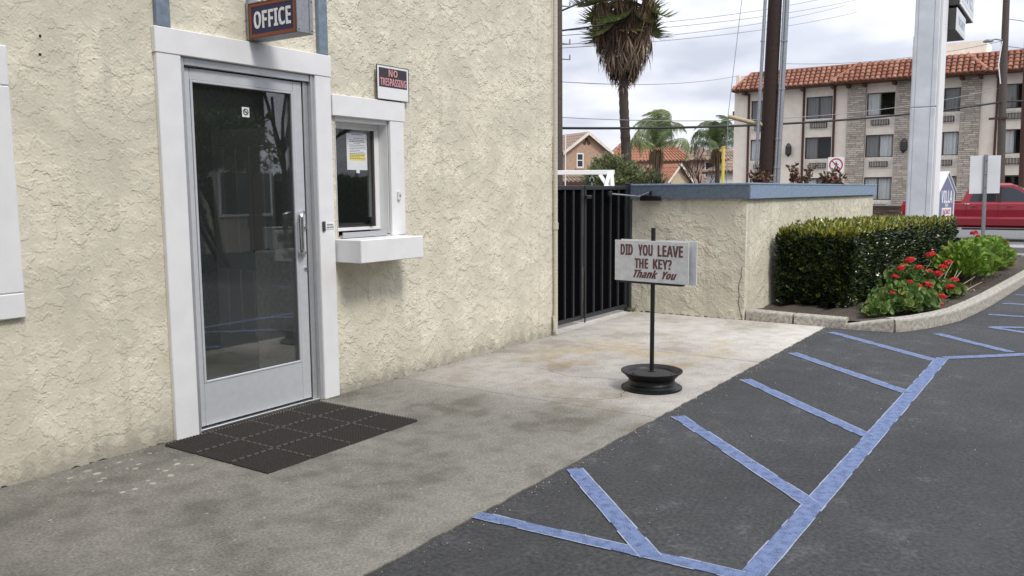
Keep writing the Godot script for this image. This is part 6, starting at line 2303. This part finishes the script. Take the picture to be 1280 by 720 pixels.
func B_prism_roof() -> ArrayMesh:
	var b := B.new()
	var U := 53.0
	for e in [[-14.12, 10.0, 0.80, 0.0], [-8.0, -0.2, 1.10, 0.9]]:
		var a: float = e[0]
		var c: float = e[1]
		b.poly([P(a, 7.655, U - e[2]), P(c, 7.655, U - e[2]), P(c - e[3], 8.72, U - e[2] + 0.85), P(a + maxf(e[3], 0.95), 8.72, U - e[2] + 0.85)], Vector3(0, 0.6, 1))
		b.poly([P(a, 7.655, U - e[2]), P(c, 7.655, U - e[2]), P(c, 7.60, U - e[2] + 0.06), P(a, 7.60, U - e[2] + 0.06)], Vector3(0, -1, 1))
	b.poly([P(-14.12, 7.655, U - 0.8), P(-14.12, 7.655, U + 1.0), P(-13.17, 8.72, U + 1.0), P(-13.17, 8.72, U + 0.05)], Vector3(-1, 0.6, 0))
	b.poly([P(-14.12, 7.60, U - 0.74), P(10, 7.60, U - 0.74), P(10, 7.60, U), P(-14.12, 7.60, U)], Vector3.DOWN)
	b.poly([P(-8.0, 7.60, U - 1.04), P(-0.2, 7.60, U - 1.04), P(-0.2, 7.60, U - 0.7), P(-8.0, 7.60, U - 0.7)], Vector3.DOWN)
	b.poly([P(-8.0, 7.655, U - 1.1), P(-8.0, 7.655, U - 0.8), P(-7.1, 8.72, U + 0.05), P(-7.1, 8.72, U - 0.25)], Vector3(-1, 0.5, 0))
	b.poly([P(-0.2, 7.655, U - 1.1), P(-0.2, 7.655, U - 0.8), P(-1.1, 8.72, U + 0.05), P(-1.1, 8.72, U - 0.25)], Vector3(1, 0.5, 0))
	b.poly([P(-7.1, 8.72, U - 0.25), P(-1.1, 8.72, U - 0.25), P(-1.1, 8.72, U + 0.05), P(-7.1, 8.72, U + 0.05)], Vector3.UP)
	return b.done()


# ---------------------------------------------------------------- houses
func tiled_plane(solid: B, b: B, e0: Vector3, e1: Vector3, r0: Vector3, r1: Vector3, pitch: float) -> void:
	# eave from e0 to e1, ridge from r0 to r1: pans and barrels in stepped courses
	var n := int(maxf(3, (e1 - e0).length() / pitch))
	var up := (e1 - e0).cross(r0 - e0).normalized()
	if up.y < 0:
		up = -up
	solid.poly([e0, e1, r1, r0], up)
	var rows := int(maxf(2, ((r0 + r1) / 2 - (e0 + e1) / 2).length() / 0.55))
	for i in n:
		var f := (i + 0.5) / n
		var lo := e0.lerp(e1, f)
		var side := (e1 - e0).normalized() * pitch * 0.30
		var topf := r0.lerp(r1, f)
		for k in rows:
			var a := lo.lerp(topf, float(k) / rows) + up * 0.10
			var c := lo.lerp(topf, float(k + 1) / rows) + up * 0.04
			b.poly([a - side - up * 0.09, a - side * 0.5 + up * 0.06, c - side * 0.5 + up * 0.06, c - side - up * 0.06], up - side.normalized())
			b.poly([a - side * 0.5 + up * 0.06, a + side * 0.5 + up * 0.06, c + side * 0.5 + up * 0.06, c - side * 0.5 + up * 0.06], up)
			b.poly([a + side - up * 0.09, a + side * 0.5 + up * 0.06, c + side * 0.5 + up * 0.06, c + side - up * 0.06], up + side.normalized())
			b.poly([a - side - up * 0.09, a - side * 0.5 + up * 0.06, a + side * 0.5 + up * 0.06, a + side - up * 0.09], (lo - topf))


# gabled house in its own axes: gable ends at +-z (w wide along x), ridge along z
func make_house(label: String, at: Vector3, yaw: float, w: float, d: float, eave: float, ridge: float, wall: Material, tiles: Material, wins: Array, hip := 0.0, extra := "") -> Node3D:
	var o := thing("house", label, "house", at)
	o.rotation.y = deg_to_rad(yaw)
	var b := B.new()
	b.box(Vector3(-w / 2, -0.3, -d / 2), Vector3(w / 2, eave, d / 2))
	if hip == 0.0:
		for s in [-1, 1]:
			b.tri(Vector3(-w / 2, eave, s * d / 2), Vector3(w / 2, eave, s * d / 2), Vector3(0, ridge - 0.1, s * d / 2), Vector3(0, 0, s))
	put("wall", b.done(), wall, o, true)
	b = B.new()
	var sb := B.new()
	var ov := 0.45
	var dy := (ridge - eave) / (w / 2) * ov
	for s in [-1, 1]:
		tiled_plane(sb, b, Vector3(s * (w / 2 + ov), eave - dy, -d / 2 - ov), Vector3(s * (w / 2 + ov), eave - dy, d / 2 + ov), Vector3(0, ridge, -d / 2 - ov + hip), Vector3(0, ridge, d / 2 + ov - hip), 0.42)
		if hip > 0:
			tiled_plane(sb, b, Vector3(-w / 2 - ov, eave - dy, s * (d / 2 + ov)), Vector3(w / 2 + ov, eave - dy, s * (d / 2 + ov)), Vector3(-0.02, ridge, s * (d / 2 + ov - hip)), Vector3(0.02, ridge, s * (d / 2 + ov - hip)), 0.42)
	var rf := put("roof", sb.done(), tiles, o, true)
	put("roof_tiles", b.done(), tiles, rf, true).set_meta("kind", "stuff")
	if hip == 0.0:
		b = B.new()
		for s in [-1, 1]:
			for q in [-1, 1]:
				var p := Vector3(q * (w / 2 + ov), eave - dy, s * (d / 2 + ov))
				var t := Vector3(0, ridge, s * (d / 2 + ov))
				b.poly([p + Vector3(0, 0.1, 0), t + Vector3(0, 0.1, 0), t - Vector3(0, 0.22, 0), p - Vector3(0, 0.22, 0)], Vector3(0, 0, s))
		put("barge_board", b.done(), M.hotel_panel, o, true)
	else:
		b = B.new()
		for s in [-1, 1]:
			b.box(Vector3(-w / 2 - ov, eave - dy - 0.2, s * (d / 2 + ov) - 0.03), Vector3(w / 2 + ov, eave - dy - 0.02, s * (d / 2 + ov) + 0.03))
			b.box(Vector3(s * (w / 2 + ov) - 0.03, eave - dy - 0.2, -d / 2 - ov), Vector3(s * (w / 2 + ov) + 0.03, eave - dy - 0.02, d / 2 + ov))
		put("fascia_board", b.done(), M.brown_wood, o, true)
	for e in wins:   # [x, y, w, h] on the +z face
		b = B.new()
		var z := d / 2
		b.box(Vector3(e[0] - e[2] / 2 - 0.1, e[1] - e[3] / 2 - 0.1, z + 0.002), Vector3(e[0] - e[2] / 2, e[1] + e[3] / 2 + 0.1, z + 0.07))
		b.box(Vector3(e[0] + e[2] / 2, e[1] - e[3] / 2 - 0.1, z + 0.002), Vector3(e[0] + e[2] / 2 + 0.1, e[1] + e[3] / 2 + 0.1, z + 0.07))
		b.box(Vector3(e[0] - e[2] / 2, e[1] - e[3] / 2 - 0.1, z + 0.002), Vector3(e[0] + e[2] / 2, e[1] - e[3] / 2, z + 0.07))
		b.box(Vector3(e[0] - e[2] / 2, e[1] + e[3] / 2, z + 0.002), Vector3(e[0] + e[2] / 2, e[1] + e[3] / 2 + 0.1, z + 0.07))
		b.box(Vector3(e[0] - e[2] / 2, e[1] - 0.03, z + 0.003), Vector3(e[0] + e[2] / 2, e[1] + 0.05, z + 0.05))
		var f := put("window", b.done(), M.letter_white, o, true)
		put("pane", bx(Vector3(e[0] - e[2] / 2, e[1] - e[3] / 2, z + 0.001), Vector3(e[0] + e[2] / 2, e[1] + e[3] / 2, z + 0.02)), M.truck_glass, f, true)
		if extra == "sills":
			put("sill", bx(Vector3(e[0] - e[2] / 2 - 0.2, e[1] - e[3] / 2 - 0.3, z + 0.001), Vector3(e[0] + e[2] / 2 + 0.2, e[1] - e[3] / 2 - 0.11, z + 0.16), 0.02), wall, f, true)
	return o


func make_neighbourhood() -> void:
	# hills far behind
	var b := B.new()
	var nn := nz(99, 0.004, 4)
	for k in 60:
		var x0 := -420.0 + k * 12
		var x1 := x0 + 12
		var h0 := 9.0 + 10 * nn.get_noise_1d(x0) + 5 * sin(x0 * 0.02)
		var h1 := 9.0 + 10 * nn.get_noise_1d(x1) + 5 * sin(x1 * 0.02)
		b.poly([P(x0, -1, 420), P(x1, -1, 420), P(x1, h1, 470), P(x0, h0, 470)], Vector3(0, 1, 1))
		b.poly([P(x0, h0, 470), P(x1, h1, 470), P(x1, -1, 560), P(x0, -1, 560)], Vector3(0, 1, -1))
	var hl := put("hills", b.done(), M.hill_scrub)
	hl.set_meta("kind", "structure")
	var h := make_house("tan stucco gabled house with brown tile roof left of the fan palm", P(-38.5, -0.15, 72.8), 60, 4.6, 9, 5.55, 7.15, M.house_tan, M.tiles_tan, [[-0.75, 4.55, 0.55, 1.15]], 0.0, "sills")
	b = B.new()
	for e in [[-0.22, 6.2], [0.22, 6.2], [0.0, 6.48]]:
		b.tube([Vector3(e[0], e[1], 4.49), Vector3(e[0], e[1], 4.56)], [0.17], 12)
	put("gable_vent", b.done(), M.brown_wood, h, true)
	var pr := make_house("low tan porch wing with brown tile roof below the gabled house", P(-36.6, -0.15, 69.6), 34, 5.0, 3.0, 2.7, 3.5, M.house_tan, M.tiles_tan, [], 1.4)
	make_house("cream house with orange hipped tile roof behind the fan palm", P(-40.0, -0.15, 95.0), 124, 6.0, 9.5, 5.5, 7.6, M.house_cream, M.tiles_orange, [], 2.5)
	h = make_house("small cream gabled entry with orange tile roof right of the fan palm", P(-30.9, -0.15, 80.2), 66, 3.0, 4.0, 2.7, 4.3, M.house_cream, M.tiles_orange, [], 0.0)
	make_house("white two storey house behind the bare tree", P(-38.4, -0.15, 104.5), 124, 6.0, 5.6, 6.0, 7.3, M.house_white, M.tiles_tan, [], 2.0)
	h = make_house("white house front with two tall windows behind the bare tree", P(-37.2, -0.15, 101.5), 34, 5.0, 2.0, 5.6, 6.3, M.house_white, M.tiles_tan, [[-1.3, 4.4, 1.0, 1.9], [0.7, 4.3, 1.1, 1.9]], 0.9)
	make_house("pink beige house with brown tile roof beside the hotel", P(-30.9, -0.15, 95.4), 34, 6.5, 5.0, 5.3, 6.7, M.house_pink, M.tiles_tan, [[-1.6, 4.0, 0.9, 1.6], [1.6, 4.1, 0.9, 1.5]], 2.0)
	make_house("grey roofed low house glimpsed left of the hotel end wall", P(-27.0, -0.15, 90), 34, 5.0, 5.0, 3.9, 5.0, M.house_white, M.tiles_tan, [], 2.0)
	make_queen_palm("larger feathery palm with drooping fronds before the cream house", P(-20.85, -0.15, 56.0), 4.5, 71, Color(0.165, 0.21, 0.085))
	make_queen_palm("darker feathery palm beside the hotel end wall", P(-20.3, -0.15, 66.3), 4.9, 72, Color(0.09, 0.13, 0.05))
	make_bare_tree("leafless tan shrub tree between the two feathery palms", P(-22.1, -0.15, 67.4), 2.6, 3, 73, Color(0, 0, 0))
	make_leafy_tree("round_shrub", "olive green rounded tree behind the iron gate", "tree", P(-6.85, -0.1, 22.0), Vector3(0.72, 0.70, 0.72), 1.85, 3600, 0.07, [Color(0.17, 0.195, 0.09), Color(0.25, 0.265, 0.13), Color(0.12, 0.15, 0.06)], 81)
	make_leafy_tree("round_shrub", "lower olive shrub right of the fan palm trunk", "shrub", P(-6.2, -0.1, 22.6), Vector3(0.7, 0.6, 0.7), 1.6, 1800, 0.07, [Color(0.10, 0.12, 0.05), Color(0.16, 0.17, 0.08), Color(0.07, 0.09, 0.035)], 82)


# ---------------------------------------------------------------- across the drive, seen in the door glass
func make_opposite() -> void:
	var o := thing("opposite_wing", "dark roofed motel wing across the drive, mirrored in the door glass", "building", P(14, 0, 3))
	put("wall", bx(P(13.4, 0, -20), P(18, 2.7, 14.3)), M.plain_stucco, o)
	put("roof_fascia", bx(P(12.7, 2.72, -20.3), P(18.5, 5.6, 14.4)), M.pole_wood, o)
	for u in [2.0, 7.0, 12.0]:
		var d := put("room_door", bx(P(13.33, 0.02, u), P(13.399, 2.08, u + 0.95), 0.01), M.blue_grey_paint, o)
		put("door_knob", bx(P(13.27, 0.98, u + 0.08), P(13.329, 1.03, u + 0.13), 0.015), M.polished_steel, d)
		var w := put("window", bx(P(13.34, 0.9, u + 1.4), P(13.399, 2.1, u + 3.1), 0.01), M.letter_white, o)
		put("pane", bx(P(13.332, 0.98, u + 1.48), P(13.339, 2.02, u + 3.02)), M.truck_glass, w)
	put("corner_post", bx(P(12.75, 0, 14.0), P(12.95, 2.71, 14.25)), M.brown_wood, o)
	for e in [[9.6, 9.5, "left clipped flat topped tree across the drive"], [9.8, 10.85, "right clipped flat topped tree across the drive"]]:
		make_leafy_tree("clipped_tree", e[2], "tree", P(e[0], 0, e[1]), Vector3(0.9, 0.5, 0.7), 2.45, 1600, 0.10, [Color(0.07, 0.10, 0.035), Color(0.10, 0.13, 0.05)], 90 + int(e[1]), true)
	make_bare_tree("slender bare tree beyond the motel wing across the drive", P(19, 0, 20.4), 4.2, 3, 95, Color(0.06, 0.07, 0.04))
	var hw := thing("far_hedge", "long dark hedge closing the far side of the parking lot", "hedge", P(26, 0, 24))
	var places := []
	var colors := []
	var r := RandomNumberGenerator.new()
	r.seed = 96
	for i in 3200:
		places.append(Transform3D(facing(Vector3(r.randf_range(-1, 1), r.randf_range(0, 1), r.randf_range(-1, 1)), r.randf() * TAU).scaled(Vector3.ONE * r.randf_range(0.8, 1.5)), P(26 + r.randf_range(-0.5, 0.5), r.randf_range(0.1, 2.2), r.randf_range(18, 34))))
		colors.append(Color(0.06, 0.08, 0.035) * r.randf_range(0.6, 1.4))
	scatter("leaves", sprig_mesh(6, 0.2, 0.17, 0.08, 97), M.leaf, places, colors, hw)
	put("dark_core", bx(P(25.7, 0, 18), P(26.3, 2.0, 34)), M.hedge_core, hw)  # solid block whose dark colour stands in for inner shade


func _ready() -> void:
	# camera
	var cam := Camera3D.new()
	cam.name = "camera"
	cam.position = P(4.46, 1.48, 0)
	cam.rotation_degrees = Vector3(-6.509, 34.055, -0.409)
	cam.fov = 37.84
	cam.near = 0.05
	cam.far = 2500
	add_child(cam)
	cam.current = true
	# sky, sun, exposure
	var env := Environment.new()
	env.background_mode = Environment.BG_SKY
	var sky := Sky.new()
	var pm := PanoramaSkyMaterial.new()
	pm.panorama = make_sky()
	pm.energy_multiplier = 1.0
	sky.sky_material = pm
	env.sky = sky
	env.tonemap_mode = Environment.TONE_MAPPER_LINEAR
	env.tonemap_exposure = 1.62
	env.sdfgi_enabled = true
	env.ssao_enabled = true
	env.ssil_enabled = true
	var we := WorldEnvironment.new()
	we.name = "world_environment"
	we.environment = env
	add_child(we)
	var sun := DirectionalLight3D.new()
	sun.name = "sun"
	sun.light_color = Color(1.0, 0.98, 0.95)
	sun.light_energy = 0.45
	sun.light_angular_distance = 14.0
	sun.shadow_enabled = true
	add_child(sun)
	sun.look_at_from_position(Vector3.ZERO, -Vector3(0.61, 0.77, 0.16))
	# structure first, small things last
	make_materials()
	make_ground()
	make_markings()
	make_office()
	make_planter()
	make_kerb()
	make_hotel()
	make_neighbourhood()
	make_opposite()
	make_fan_palm()
	make_street_things()
	make_truck()
	make_gate()
	make_hedge()
	make_bed_plants()
	make_key_sign()
	make_office_fittings()
